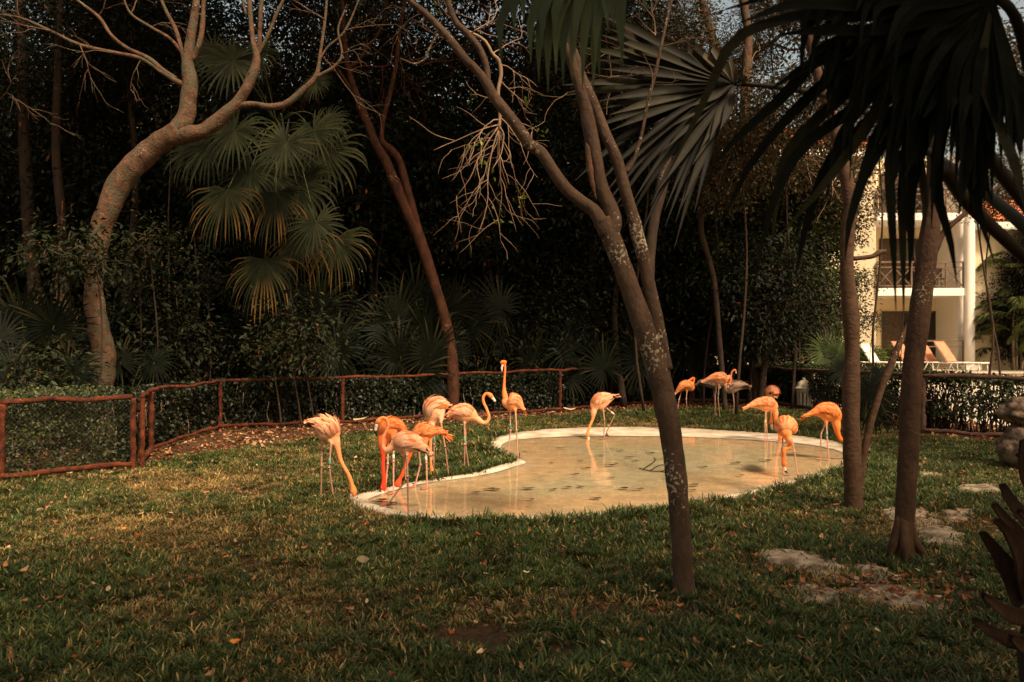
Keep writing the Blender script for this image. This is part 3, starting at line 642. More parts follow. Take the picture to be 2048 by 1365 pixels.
# torn wood scar
M_split = plain('split_wood', (.12, .055, .028), (.03, .016, .01), .9, 12, .6, 60)
B_ROOT = [o for o in COL.objects if o.name.startswith('forked_tree')][0]
for l in ([(1172,286,3),(1174,296,11),(1178,325,13),(1184,362,11),(1192,400,4)],):
    m = MB(); tube(m, limb_pts([(*q, -.03) for q in l], 4.67), 16, 8, jit=.4, jf=30); m.build('torn_wood', M_split, B_ROOT)
trC = [[(1706,1024,43.0),(1706,1010,36.1),(1706,975,35.3),(1705,930,34.4),(1703,860,31.0),(1702,800,31.0),(1703,740,31.8),(1704,690,29.2),(1702,640,30.1),(1697,580,28.4),(1693,520,27.5),(1696,460,27.5),(1700,410,25.8),(1690,345,24.1),(1674,280,22.4),(1664,235,21.5),(1645,180,20.6),(1630,130,18.9),(1616,60,17.2),(1604,-40,15.5)],
 [(1712,985,20.6),(1721,950,17.2),(1728,905,14.6),(1742,845,12.9),(1762,780,12.0),(1776,745,13.8),(1800,685,12.0),(1822,640,10.3),(1848,600,8.6),(1862,560,7.7)],
 [(1706,518,10.3),(1726,516,9.5),(1745,513,9.5),(1758,506,11.2),(1772,502,7.7)],
 [(1702,700,6.9),(1716,660,6.0),(1712,610,5.2)]]
tree('slender_tree', 'straight slender brown tree at the pool edge with a thin side stem leaning right', 7.05, trC, M_barkC, 14, .06, jf=8)
trD = [[(1806,1118,54.6),(1806,1095,45.8),(1808,1060,39.6),(1812,1000,37.0),(1816,930,37.0),(1820,850,37.8),(1824,760,37.8),(1832,680,38.7),(1841,610,37.0),(1850,545,37.0),(1858,480,35.2),(1864,420,31.7),(1868,360,29.9),(1872,300,28.2),(1884,200,26.4),(1892,100,24.6),(1900,-40,21.1)],
 [(1868,500,19.4),(1884,470,14.1),(1905,448,11.4),(1925,432,10.6),(1955,405,8.8),(1990,380,7.9),(2030,350,7.0)]]
tree('speckled_tree', 'dark brown tree with pale specks and flared roots, standing right of the slender tree', 5.47, trD, M_barkD, 16, .07, flare=[(-.5, .10, .022), (-1.9, .02, .02), (3.5, .05, .02), (.1, .04, .02)], jf=8)
trR = [[(905,745,25.5),(898,680,23.8),(885,620,22.1),(866,560,22.1),(838,475,24.6),(815,425,22.9),(792,370,21.2),(770,320,19.6),(752,288,18.7),(738,255,16.1),(724,220,17.0),(706,170,11.9),(694,120,10.2),(688,60,9.3),(684,0,7.6)],
 [(838,470,18.7),(826,420,17.0),(812,370,15.3),(800,325,15.3),(782,300,15.3),(764,280,11.0),(768,235,9.3),(782,180,9.3),(792,130,8.5),(800,60,7.6),(812,-10,6.8)],
 [(722,215,8.5),(708,190,6.8),(690,160,6.0),(676,140,4.2)],
 [(700,135,7.6),(720,118,6.8),(738,90,6.0),(752,75,5.1),(770,40,4.2)],
 [(700,140,5.1),(730,132,3.4),(765,134,3.4),(800,122,3.4),(830,120,4.2),(850,128,5.1),(872,122,4.2),(888,112,3.4)]]
tree('red_barked_tree', 'red-brown tree with a leaning double trunk in the dark middle of the thicket', 15.5, trR, M_barkR, 10, .12)
# background trunks (own trees, crowns come below)
bgt = [
 ('thin_trunked_tree', 'thin pale straight trunk behind the fence, right of the upright flamingo', 19.5, [[(1046,775,11),(1044,700,10),(1045,620,10),(1042,520,9),(1044,420,8),(1040,300,7)]], M_barkpale),
 ('thin_trunked_tree', 'slanting thin trunk in the thicket left of the forked tree', 19.5, [[(1118,742,12),(1132,690,11),(1142,640,10),(1150,580,10),(1170,520,9),(1190,460,8),(1220,380,7)], [(1134,690,6),(1160,640,5),(1188,612,4),(1215,598,3)]], M_barkdark),
 ('thin_trunked_tree', 'thin brown paired stems left of the pale straight trunk, inside the thicket', 18.5, [[(992,770,9),(988,700,8),(992,620,8),(980,540,8),(965,450,7),(960,400,6)], [(998,770,7),(1002,650,7),(998,560,6),(990,470,5)]], M_barkdark),
 ('slanted_palm', 'rough brown palm trunk slanting right behind the fence, behind the pale wading flamingos', 21.5, [[(1522,742,19),(1532,700,19),(1545,660,18),(1560,620,17),(1572,560,17)]], M_barkR),
 ('dark_trunked_tree', 'dark upright trunk behind the fence just right of the forked tree', 20.5, [[(1485,740,17),(1488,650,16),(1484,560,16),(1490,470,15),(1486,380,14),(1500,280,12)]], M_barkdark),
 ('tall_bare_tree', 'tall trunk with mottled brown bark standing against the open sky', 21.0, [[(1412,805,28),(1404,700,27),(1408,560,26),(1404,450,24),(1420,330,24),(1436,230,24),(1434,150,22),(1430,100,22),(1420,60,18),(1408,20,16),(1400,-40,14)], [(1432,140,8),(1470,125,10),(1505,110,10),(1540,88,9),(1565,66,7),(1590,30,6)], [(1436,180,9),(1475,150,8),(1515,92,6),(1512,60,5),(1520,30,4)], [(1500,92,6),(1550,90,6),(1580,100,5),(1620,95,4)]], M_barkA),
 ('tall_bare_tree', 'second tall trunk beside the open sky, partly behind the big palm frond', 19.0, [[(1512,775,26),(1506,640,25),(1500,500,24),(1492,380,24),(1490,250,22),(1492,150,20),(1496,70,18),(1488,10,16),(1480,-50,14)]], M_barkA),
 ('crooked_limbed_tree', 'tree with yellowish crooked limbs spreading across the right thicket', 16.5, [[(1452,840,11),(1440,700,11),(1428,560,11),(1402,460,12),(1408,380,12),(1384,300,13),(1378,262,13),(1392,238,10)], [(1392,238,10),(1425,246,12),(1455,258,12),(1500,272,13),(1530,268,9),(1560,272,11),(1590,262,11),(1625,240,10),(1660,215,8)], [(1384,300,13),(1365,262,11),(1380,236,9),(1350,210,7),(1330,190,5)], [(1500,270,8),(1530,240,7),(1560,215,6),(1575,160,5)]], M_twig),
 ('thick_limbed_tree', 'dark thick-limbed tree whose heavy limb reaches into the top centre', 13.0, [[(1352,862,18),(1340,790,18),(1322,700,18),(1303,600,18),(1300,520,20),(1310,430,22),(1330,330,26),(1312,220,26),(1285,150,28),(1262,90,28),(1236,50,26),(1205,10,24),(1180,-40,20)], [(1285,150,16),(1310,100,14),(1260,60,12)]], M_barkdark),
 ('dark_trunked_tree', 'broad dark trunk between the leaning tree and the left edge', 18.0, [[(60,760,24),(70,600,24),(58,450,22),(50,300,22),(44,150,20),(40,-20,18)]], M_barkdark),
 ('dark_trunked_tree', 'dark trunk with climbing stems behind the leaning tree, below its long bare limbs', 17.0, [[(130,760,18),(128,600,17),(124,450,16),(112,300,16),(116,150,14),(120,-20,13)]], M_barkdark),
 ('dark_trunked_tree', 'dark trunk deep in the thicket behind the hanging bare twigs', 22.0, [[(1200,760,22),(1196,640,22),(1180,540,22),(1160,400,20),(1150,260,18),(1140,120,16),(1130,0,14)]], M_barkdark)]
for nm, lb, Y, l, mt in bgt: tree(nm, lb, Y, l, mt, 10, .12, mats=[M_barkdark]+[mt]*(len(l)-1) if mt is M_twig else None)
# fine bare hanging twigs of the forked tree
def twigs(m, p, d, L, r, depth, rr):
    n = 6; pts = [[*p, r]]; q = np.array(p, float); d = nrm(np.array(d, float)); kids = []
    for i in range(n):
        d = nrm(d+rr.normal(0, .16, 3)*np.array([1, .6, 1])+np.array([0, 0, -.05])); q = q+d*L/n; pts.append([*q, r*(1-.6*(i+1)/n)]); kids.append((q.copy(), d.copy()))
    tube(m, pts, n*2, 5)
    if depth > 0:
        for k in rr.choice(n, 3 if depth > 1 else 2, replace=False):
            a = rr.choice([-1, 1])*rr.uniform(.35, .9); dd = kids[k][1]; ca, sa = math.cos(a), math.sin(a)
            nd = np.array([dd[0]*ca-dd[2]*sa, dd[1]+rr.normal(0, .25), dd[0]*sa+dd[2]*ca]); twigs(m, kids[k][0], nd, L*rr.uniform(.45, .75), r*.62, depth-1, rr)
    return q
rr = np.random.default_rng(5); TY = 7.4
tw = root('hanging_branch', 'bare pale branch hanging in a spray of thin twigs before the dark thicket', 'branch', P(1000, 120, TY))
m = MB(); tube(m, limb_pts([(930,60,5),(968,80,6),(985,108,6),(998,122,8),(1002,150,8),(996,185,7),(1000,225,7),(998,262,6)], TY), 20, 6); m.build('stem', M_twig, tw)
spr = [((998,255),(900,335),1),((998,258),(940,460),2),((998,262),(975,400),2),((1000,255),(1060,330),2),((998,240),(925,240),2),((1000,262),(1040,420),2),((1000,225),(1090,240),2),((998,250),(870,300),1),((1000,200),(935,215),1),
       ((998,130),(1085,150),2),((1000,270),(1010,440),2),((985,108),(1010,60),1),((940,66),(860,30),2),((1000,235),(1110,300),2),((996,255),(925,400),2),((1000,262),(1000,380),1),((1000,160),(1050,200),2),((940,70),(1000,20),2)]
tips = []
for (a, b, dp) in spr:
    p0 = P(*a, TY); p1 = P(*b, TY+rr.uniform(-.5, .5)); m = MB(); L = np.linalg.norm(p1-p0); tips.append(twigs(m, p0, p1-p0, L, .0075, dp, rr)); m.build('twig', M_twig, tw)
m = MB()
for q in tips:
    if rr.random() < .6:
        n = rr.integers(5, 14); c = q+rr.normal(0, .05, (n, 3)); leaves(m, c, rr.normal(0, 1, (n, 3))+[0, 0, -.4], .06, .5, np.array([.10, .14, .02])*rr.uniform(.6, 1.6, (n, 1)))
m.build('foliage', M_leaf, tw, kind='stuff')

def add_twigs(lab_, Y, starts, mt, r0=.012, dp=2, L0=(.7, 1.4), part_='twig'):
    rt = [o for o in COL.objects if o.get('label', '').startswith(lab_)][0]
    for (x, y, ang) in starts:
        a = math.radians(ang+rr.normal(0, 12)); m = MB(); twigs(m, P(x, y, Y+rr.uniform(-.4, .4)), (math.cos(a), rr.normal(0, .3), math.sin(a)), rr.uniform(*L0), r0, dp, rr); m.build(part_, mt, rt)
add_twigs('tree with yellowish', 16.5, [(1392,238,120),(1425,246,60),(1455,258,200),(1500,272,80),(1530,268,-40),(1560,272,100),(1590,262,-60),(1625,240,60),(1660,215,30),(1380,236,150),(1350,210,120),(1330,190,100),(1530,240,70)], M_twig, .018, 2, (1.0, 1.9))
add_twigs('tall trunk with mottled', 21.0, [(1505,110,80),(1540,88,30),(1565,66,-20),(1590,30,60),(1475,150,10),(1512,60,100),(1550,90,-50),(1580,100,40),(1620,95,20),(1600,95,-60)], M_twig, .022, 2, (1.2, 2.2))
add_twigs('dark thick-limbed', 13.0, [(1236,50,150),(1205,10,200),(1262,90,170),(1312,220,60),(1310,100,100),(1285,150,190)], M_twig, .014, 2, (.8, 1.5))
add_twigs('red-brown tree with', 15.5, [(684,60,120),(676,140,150),(770,40,60),(800,60,100),(800,122,-70),(830,120,60),(888,112,30),(765,134,-80),(694,120,200),(792,130,40),(738,90,-40)], M_barkR, .013, 2, (.8, 1.7))
add_twigs('large leaning tree', 11.3, [(230,106,200),(160,90,-60),(100,62,170),(40,36,120),(0,200,20),(20,195,-10),(283,118,-70),(195,35,60),(262,28,100),(302,55,30),(720,0,60),(690,62,20),(684,108,30),(650,40,140),(572,-10,90),(640,110,-30)], M_barkA, .011, 2, (.5, 1.1))
add_twigs('tall slim tree with pale', 4.67, [(902,82,150),(848,25,200),(820,2,120),(935,68,60),(912,45,100),(898,10,40),(1297,200,60),(1310,150,130),(1322,95,30)], M_barkC, .005, 2, (.2, .45))
for i, (x0, x1, Y) in enumerate([(560,590,17),(710,700,18),(745,770,17.5),(930,905,18.5),(955,965,19),(1080,1095,19.5),(1225,1215,20),(1395,1380,20),(1455,1470,20.5),(1540,1525,21),(400,380,15.5),(330,345,15),(95,120,13.5),(1250,1262,21)]):
    h_ = rr.uniform(200, 560); q = [(x0+(x1-x0)*t+rr.normal(0, 5), 800-(800-(730-h_))*t, 6*(1-.8*t)) for t in np.linspace(0, 1, 6)]; b_ = P(x0, 700, Y)
    side_ = ['right of the tall fan palm trunk', 'just left of the red-barked tree', 'crossing behind the red-barked tree top', 'left of the paired brown stems', 'right of the paired brown stems', 'between the pale straight trunk and the slanting one', 'just left of the forked tree', 'just right of the forked tree', 'right of the dark upright trunk', 'behind the slanted rough palm trunk', 'between the leaning tree and fan palm, right one', 'between the leaning tree and fan palm, left one', 'left of the leaning tree base', 'hidden just behind the forked tree'][i]
    rt = root('slim_sapling', 'slim bare stem '+side_, 'sapling', (b_[0], b_[1], 0), 'slim bare stems in the thicket'); m = MB(); q2 = limb_pts(q, Y); tube(m, [[q2[0][0], q2[0][1], -.05, q2[0][3]]]+q2, 24, 6, jit=.2, jf=5); m.build('stem', M_barkR if i % 3 == 0 else M_barkdark, rt)
# ---------------------------------------------------------------- leafy crowns (one mesh per kind, shared by copies)
def crown_mesh(seed, R, ncl, per, L, c1, c2, wr=.42, clr=.38, hollow=.25, twig=True):
    r = np.random.default_rng(seed); R = np.array(R)
    d = nrm(r.normal(0, 1, (ncl, 3))); rad = r.uniform(hollow, 1, ncl)**.6
    lump = np.array([1+.35*noise.noise(Vector(q*1.8)+Vector((seed, 0, 0))) for q in d])
    c = d*(rad*lump)[:, None]*R
    cc = np.repeat(c, per, 0); n = len(cc); off_ = r.normal(0, 1, (n, 3))*clr*np.array([1, 1, .6]); p = cc+off_
    dirs = nrm(off_)+np.array([0, 0, -.35])+r.normal(0, .35, (n, 3))
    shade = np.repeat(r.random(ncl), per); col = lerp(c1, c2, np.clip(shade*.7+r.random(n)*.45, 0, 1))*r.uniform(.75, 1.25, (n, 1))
    brown = r.random(n) < .012; col[brown] = np.array([.16, .07, .02])
    m = MB(); leaves(m, p, dirs, L*r.uniform(.7, 1.3, n), wr, col)
    if twig:
        for q in c[:ncl//3]:
            a = q*.35+r.normal(0, .2, 3); tube(m, [[*a, .03], [*((a+q)/2+r.normal(0, .15, 3)), .018], [*q, .006]], 5, 4, col=(.07, .04, .025))
    return m.mesh('crown', M_leaf)
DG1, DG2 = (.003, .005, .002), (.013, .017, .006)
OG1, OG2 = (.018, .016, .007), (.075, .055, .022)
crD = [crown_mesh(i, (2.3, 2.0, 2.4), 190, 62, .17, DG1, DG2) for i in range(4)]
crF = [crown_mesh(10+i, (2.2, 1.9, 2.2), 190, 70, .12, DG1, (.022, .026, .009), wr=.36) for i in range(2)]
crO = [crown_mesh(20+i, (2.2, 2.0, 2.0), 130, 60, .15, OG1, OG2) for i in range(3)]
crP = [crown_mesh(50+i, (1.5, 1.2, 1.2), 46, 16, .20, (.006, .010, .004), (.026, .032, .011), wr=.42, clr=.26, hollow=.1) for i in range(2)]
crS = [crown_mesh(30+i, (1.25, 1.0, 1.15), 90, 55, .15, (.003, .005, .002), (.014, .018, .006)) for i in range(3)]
def place(x, y, z, shrub):
    px = 1024+x/y*F; py = 682.5-(z-CH)/y*F
    L = [(60, 'at the left edge'), (170, 'just inside the left edge'), (290, 'behind the leaning trunk'), (430, 'left of the tall fan palm'), (570, 'behind the tall fan palm'), (690, 'right of the tall fan palm'), (790, 'left of the red-barked tree'), (880, 'behind the red-barked tree'),
         (960, 'left of the hanging bare twigs'), (1050, 'behind the hanging bare twigs'), (1140, 'right of the hanging bare twigs'), (1230, 'left of the forked trunk'), (1320, 'behind the forked trunk'), (1400, 'right of the forked trunk'), (1480, 'above the far flamingo cluster'), (1560, 'behind the black-beaked orange flamingo'),
         (1640, 'above the stone lantern'), (1700, 'behind the slender tree'), (1780, 'between the slender and speckled trees'), (1860, 'behind the speckled tree'), (1960, 'beside the white column'), (2100, 'at the right edge')]
    n = min(L, key=lambda q: abs(q[0]-px))[1]; n = 'beyond the '+('left' if px < 0 else 'right')+' edge' if px < -60 or px > 2160 else n
    return n+(', low' if py > 600 else ', at mid height' if py > 330 else ', high up' if py > 60 else ', topmost')+(', near row' if y < 21.5 else ', far row')
def bg_tree(x, y, zc, me, s, label, trunk_r=.12, group=None, shrub=False, parts=True, lean=(0, 0)):
    if group: label = label+' '+place(x, y, zc, shrub)
    rt = root('leafy_shrub' if shrub else 'leafy_tree', label, 'shrub' if shrub else 'tree', (x+lean[0], y+lean[1], 0), group)
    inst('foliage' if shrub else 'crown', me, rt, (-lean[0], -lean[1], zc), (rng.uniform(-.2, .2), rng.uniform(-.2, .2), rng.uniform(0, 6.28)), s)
    m = MB(); q = []
    for z in np.linspace(0, zc, 6): f_ = 1-z/max(zc, .1); q.append([x+math.sin(z*.9+x)*.15+lean[0]*f_, y+math.cos(z+y)*.12+lean[1]*f_, z, trunk_r*(1-.5*z/max(zc, .1))])
    tube(m, q, 14, 7, jit=.15, jf=4); m.build('trunk', M_barkdark, rt); return rt
row = []
for x in np.arange(-15, 3.6, 2.3): row.append((x+rng.uniform(-.5, .5), 19.5+rng.uniform(-1, 1), rng.uniform(4.6, 5.6), 1.0, 'crD'))
for x in np.arange(-14, 3.0, 2.6): row.append((x+rng.uniform(-.5, .5), 18.6+rng.uniform(-.8, .8), rng.uniform(8.2, 9.6), 1.05, 'crF'))
for x in np.arange(-18, 7, 2.7): row.append((x+rng.uniform(-.6, .6), 24+rng.uniform(-1, 1), rng.uniform(3.4, 4.6), 1.25, 'crD'))
for x in np.arange(-18, 4.4, 3.5): row.append((x+rng.uniform(-.6, .6), 24+rng.uniform(-1, 1), rng.uniform(8.0, 10.4), 1.3, 'crD'))
for x in np.arange(-17, 2, 6.4): row.append((x+rng.uniform(-.6, .6), 23+rng.uniform(-1, 1), rng.uniform(12.5, 13.6), 1.25, 'crF'))
lab = {'crD': 'dark broad-leaved tree', 'crF': 'dark small-leaved tree'}
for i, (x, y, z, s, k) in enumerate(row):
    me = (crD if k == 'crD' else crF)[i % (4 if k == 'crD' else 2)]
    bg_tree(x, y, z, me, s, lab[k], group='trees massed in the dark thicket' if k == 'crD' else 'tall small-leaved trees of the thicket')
for i, (x, y, zc, s) in enumerate([(2.6, 17.6, 5.6, .8), (4.2, 19.8, 3.6, .85), (5.0, 20.5, 6.0, .85), (6.6, 20.6, 3.4, .85), (3.3, 19.5, 2.6, .85), (7.6, 22.5, 5.0, .75), (5.9, 17.4, 2.7, .65), (1.3, 18.5, 3.0, .8), (8.2, 24, 2.3, .75), (8.3, 21, 2.8, .62), (8.6, 21.5, 5.2, .62), (7.2, 19.2, 4.6, .6)]):
    bg_tree(x, y, zc, crD[i % 4], s, 'deep green leafy tree', .09, 'green trees left of the building')
for i, (x, y, zc, s) in enumerate([(4.9, 15.8, 5.7, .6), (6.4, 17.0, 6.6, .72), (7.9, 18.5, 5.6, .62), (9.4, 19.0, 8.4, .8), (11.4, 21, 7.6, .6), (2.9, 16.5, 7.4, .62), (8.5, 20, 10.6, .85), (12.8, 20, 8.8, .8), (6.1, 20.4, 9.3, .5), (4.9, 21.5, 11.0, .55), (7.4, 21, 11.2, .5), (14.0, 21.5, 6.2, .55)]):
    bg_tree(x, y, zc, crO[i % 3], s, 'olive-brown leafy tree', .035, 'olive-brown trees in front of the building')
# crowns over the near lawn, above the frame: they belong to trees beside and behind the photographer
over = [(-7.5, -3.5, 6.5), (0, -3.2, 6.6), (3, -3, 6.4), (6, -3, 6.2), (9, -2.5, 6.5), (1.5, -.6, 7.2), (4.2, -.6, 6.4), (6.5, .2, 6.2), (8.6, 1.0, 6.6)]
wh = ['behind the photographer at the left', 'straight behind the photographer', 'right behind the photographer', 'behind the photographer beside the big palm', 'far right behind the photographer', 'overhead at the photographer', 'overhead above the big palm', 'above the right edge of the lawn', 'at the right end of the lawn, nearest the camera']
for i, (x, y, z) in enumerate(over):
    bg_tree(x, y, z, crF[i % 2], 1.0, 'leafy tree standing '+wh[i], .10, lean=(0, -3.4-y) if i in (5, 6, 7, 8) else (0, 0))
def shade_crown_on(name_label, spots):  # added unseen crowns above the frame, placed to block the sun
    rt = [o for o in COL.objects if o.get('label', '').startswith(name_label)][0]
    for x, y, z, s_ in spots: inst('crown', crF[int(x*3) % 2], rt, (x-rt.location.x, y-rt.location.y, z), (.1, .1, x), s_)
shade_crown_on('large leaning tree', [(-10.4, 13.6, 11.4, .9), (-7.0, 13.4, 12.4, .9), (-13.4, 10.4, 10.0, .9), (-12, 12.2, 11.4, 1.0), (-8.6, 11.0, 11.9, .95), (-5.6, 12.6, 12.2, 1.0), (-9.6, 10.4, 9.3, .7)])
shade_crown_on('red-brown tree with', [(-3.6, 11.0, 11.6, .8), (-1.0, 11.4, 11.9, .8), (-6.4, 15.6, 13.8, 1.0), (-2.6, 12.8, 12.2, 1.0), (-4.6, 15.4, 13.6, 1.1), (-.4, 14.8, 13.4, 1.1)])
shade_crown_on('dark thick-limbed', [(2.8, 10.8, 11.4, .8), (.4, 13.6, 12.6, .9), (1.4, 12.2, 12.0, 1.0), (4.2, 11.6, 11.8, 1.0), (3.2, 14.4, 13.6, 1.1)])
shade_crown_on('tree with yellowish', [(6.8, 12.4, 11.6, 1.0)])
shade_crown_on('dark brown tree with pale specks', [(10.6, 5.4, 8.2, .85), (9.2, 7.6, 9.4, .85)])
# understory shrubs
for i, x in enumerate(np.arange(-12.5, 4.5, 1.15)):
    y = np.interp(x, [-12, -6.5, -5.4, -3.2, -1.1, 1.1, 2.5, 4.5], [11.6, 12.6, 15.2, 16.2, 17.4, 18.6, 20.4, 20.6])+rng.uniform(0, 1.2)
    bg_tree(x, y, rng.uniform(.9, 1.7), crS[i % 3], rng.uniform(.75, 1.1), 'dark understory shrub', .03, 'understory shrubs behind the fence', True)
for i, (px, py, Y, s) in enumerate([(110, 505, 10.6, .42), (175, 520, 10.4, .36), (110, 745, 10.6, .42), (60, 770, 10.2, .40), (300, 490, 12.8, .42), (330, 640, 13.6, .5), (390, 700, 14.2, .5), (410, 560, 14.2, .45), (270, 560, 13, .4), (590, 640, 13.3, .45), (545, 690, 13.2, .45), (620, 700, 13.4, .45)]):
    p = P(px, py, Y); bg_tree(p[0], p[1], p[2], crP[i % 2], s*1.15, 'broad-leaved sapling', .018, 'broad-leaved saplings around the leaning tree', True)
crG = [crown_mesh(70+i, (1.3, 1.0, 1.2), 64, 20, .19, (.014, .022, .007), (.060, .078, .020), wr=.42, clr=.28, hollow=.1) for i in range(2)]
for i, (px, py, Y, s) in enumerate([(1420, 520, 18.0, .75), (1500, 470, 18.6, .8), (1590, 500, 18.4, .8), (1650, 430, 19.0, .7), (1560, 600, 19.0, .7), (1640, 570, 18.8, .7), (1450, 620, 19.2, .6), (1540, 360, 18.5, .7), (1420, 380, 17.6, .6), (1660, 660, 20.0, .6)]):
    p = P(px, py, Y); bg_tree(p[0], p[1], p[2], crG[i % 2], s, 'mid-green leafy young tree', .03, 'mid-green young trees left of the building')
# far wood beyond, reads as one mass
n = 26000; x = rng.uniform(-36, 8.5, n); y = rng.uniform(30, 38, n); z = rng.uniform(0, 1, n)**.9*(13+5*nz(x, y*0, .25))
ok = (x < 5) | (z < 9.5); x, y, z = x[ok], y[ok], z[ok]; n = len(x)
m = MB(); leaves(m, np.c_[x, y, z], rng.normal(0, 1, (n, 3))+[0, 0, -.4], rng.uniform(.35, .7, n), .5, lerp((.008, .012, .004), (.03, .036, .012), rng.random(n)))
m.build('far_wood', M_leaf, kind='stuff')

# ---------------------------------------------------------------- fan palms
def fan(m, hub, axis, normal, R, n=34, spread=300, droop=.35, wf=.85, c1=(.006, .009, .003), c2=(.025, .028, .010), tip=(.14, .09, .035), tipamt=.3, seed=0, fuse=.30, straight=0.0, a0=None, rvar=.12, foldd=.35):
    r = np.random.default_rng(seed+900); hub = np.array(hub, float); ax = nrm(np.array(axis, float)); nm = np.array(normal, float); nm = nrm(nm-ax*np.dot(nm, ax)); sx = np.cross(ax, nm)
    angs = np.radians(np.linspace(-spread/2, spread/2, n)) if a0 is None else np.radians(np.linspace(a0[0], a0[1], n)); da = abs(angs[1]-angs[0])
    for a in angs:
        a_ = a+r.normal(0, da*.12); d = ax*math.cos(a_)+sx*math.sin(a_); L = R*(1-rvar+rvar*2*r.random())*(.80+.2*math.cos(a*.8))
        dr = droop*r.uniform(.6, 1.4); ts = np.array([0, .12, .25, fuse, .6, .75, .88, 1.0])
        side = nrm(np.cross(nm, d)); col = lerp(c1, c2, r.random())*r.uniform(.85, 1.15); tipped = r.random() < tipamt
        vs = []; cs = []; tw = r.normal(0, .25)
        prev = hub.copy(); p = hub.copy(); dd = d.copy()
        for k, t in enumerate(ts):
            if k:
                step = L*(ts[k]-ts[k-1]); g = dr*max(0, t-.42)*2.4; dd = nrm(dd+np.array([0, 0, -1])*g); p = p+dd*step
            w = wf*(R*t*math.tan(da/2)*1.5 if t <= fuse else R*fuse*math.tan(da/2)*1.5*((1-t)/(1-fuse))**.6)+.0004
            s2 = nrm(side+nm*tw*max(0, t-fuse)); nn = np.cross(dd, s2)
            vs += [p-s2*w, p-nn*w*foldd*(1 if True else 0), p+s2*w]
            tc = tip if (tipped and t > .7) else (lerp(col, tip, .5) if tipped and t > .55 else col); cs += [tc]*3
        f = [[k*3+j, k*3+j+1, (k+1)*3+j+1, (k+1)*3+j] for k in range(len(ts)-1) for j in (0, 1)]
        m.add(vs, np.array(f), 0, np.array(cs))
def palm_plant(label, base, fronds, trunk=None, name='fan_palm', group=None, trunk_mat=None, tipa=.12, **kw):
    """fronds: (px,py,Y,R_px,axis_angle_deg,tilt,droop,old)"""
    rt = root(name, label, 'palm', (base[0], base[1], 0), group)
    if trunk is not None: m = MB(); tube(m, trunk, 20, 10, jit=.2, jf=10); m.build('trunk', trunk_mat or M_barkdark, rt)
    top = np.array(trunk[-1][:3]) if trunk is not None else np.array([base[0], base[1], .25])
    for i, (px, py, Y, Rp, ang, tilt, dr, old) in enumerate(fronds):
        hub = P(px, py, Y); R = Rp*Y/F; a = math.radians(ang); ax = np.array([math.cos(a), -.25, math.sin(a)]); nm = np.array([math.sin(a)*tilt*.4, -1, .35*tilt])
        m = MB()
        if old >= 2: fan(m, hub, ax, nm, R, 38, 200, dr, c1=(.04, .026, .01), c2=(.10, .065, .025), tip=(.2, .11, .04), tipamt=.6, seed=i+int(px), **kw)
        else: fan(m, hub, ax, nm, R, 32, 320 if old == 0 else 200, dr*.62, tipamt=tipa if old == 0 else .42, tip=(.13, .07, .02) if old else (.04, .035, .013), seed=i+int(px), **kw)
        mid = (hub+top)/2+Z3*.15*np.linalg.norm(hub-top)
        tube(m, [[*top, .014], [*mid, .011], [*hub, .008]], 12, 5, col=(.06, .075, .025)); m.build('frond', M_palm, rt)
    return rt
YP = 13.2
tb = P(575, 740, 14.0)
palm_plant('tall fan palm with many hanging star-shaped fronds right of the leaning tree', tb,
 [(465,122,YP,95,200,1,.5,0),(430,110,YP+.6,70,170,1,.4,0),(510,105,YP+.3,80,250,1,.6,0),(632,165,YP,48,250,1,.3,0),(572,285,YP-.8,92,250,.3,.18,0),(628,262,YP-.2,80,290,.6,.5,0),(655,245,YP+.3,60,310,.6,.7,0),
  (470,262,YP,100,250,.8,.8,0),(420,290,YP+.5,100,250,.8,.9,0),(650,300,YP+.4,110,300,.8,.9,0),(500,345,YP+.2,110,262,.8,1.0,0),(600,370,YP+.1,115,272,.8,1.0,0),(545,350,YP+.3,120,268,.8,.9,0),(455,380,YP,130,258,.8,1.0,1),(552,385,YP-.2,115,275,.8,1.0,1),
  (632,445,YP-.5,78,262,.3,.25,0),(600,470,YP+.2,120,280,.8,1.0,1),(530,520,YP+.1,125,265,.8,1.0,1),(670,480,YP+.5,110,290,.8,1.0,1),(385,300,YP+.8,80,230,.8,.9,0),],
 trunk=[[tb[0], tb[1]+.4, 0, .085], [tb[0]-.1, tb[1]+.4, 2.2, .08], [tb[0]-.25, tb[1]+.4, 4.4, .08], [tb[0]-.3, tb[1]+.3, 5.8, .08]], trunk_mat=bark_mat('palm_trunk_dark', (.012, .008, .005), (.03, .019, .012), (.06, .045, .03), .02, 14., .4, .6))
def understory(label, px, py, Y, fr, group=None, c1=(.002, .004, .0015), c2=(.006, .009, .003)):
    b = P(px, py, Y); fr2 = [(px+dx, py+dy, Y+rng.uniform(-.4, .3), R, ang, 1.0, dr, 0) for dx, dy, R, ang, dr in fr]
    palm_plant(label, b, fr2, group=group, c1=c1, c2=c2)
understory('fan palm with upright dark fronds at the far left, behind the ivy hedge', 60, 690, 10.9, [(-15,-45,95,95,.12),(48,-38,85,80,.12),(-50,40,95,190,.4),(0,70,100,240,.5),(80,60,80,330,.5),(-60,-10,80,150,.3)])
understory('low fan palm with drooping pointed leaves in front of the leaning tree', 95, 775, 10.4, [(-40,-10,75,210,.4),(10,0,70,260,.3),(50,-20,70,330,.4),(-70,-40,70,170,.3)])
understory('fan palm just right of the leaning tree base', 250, 735, 12.6, [(-10,-10,60,110,.3),(30,0,60,20,.4),(60,-10,55,330,.4)])
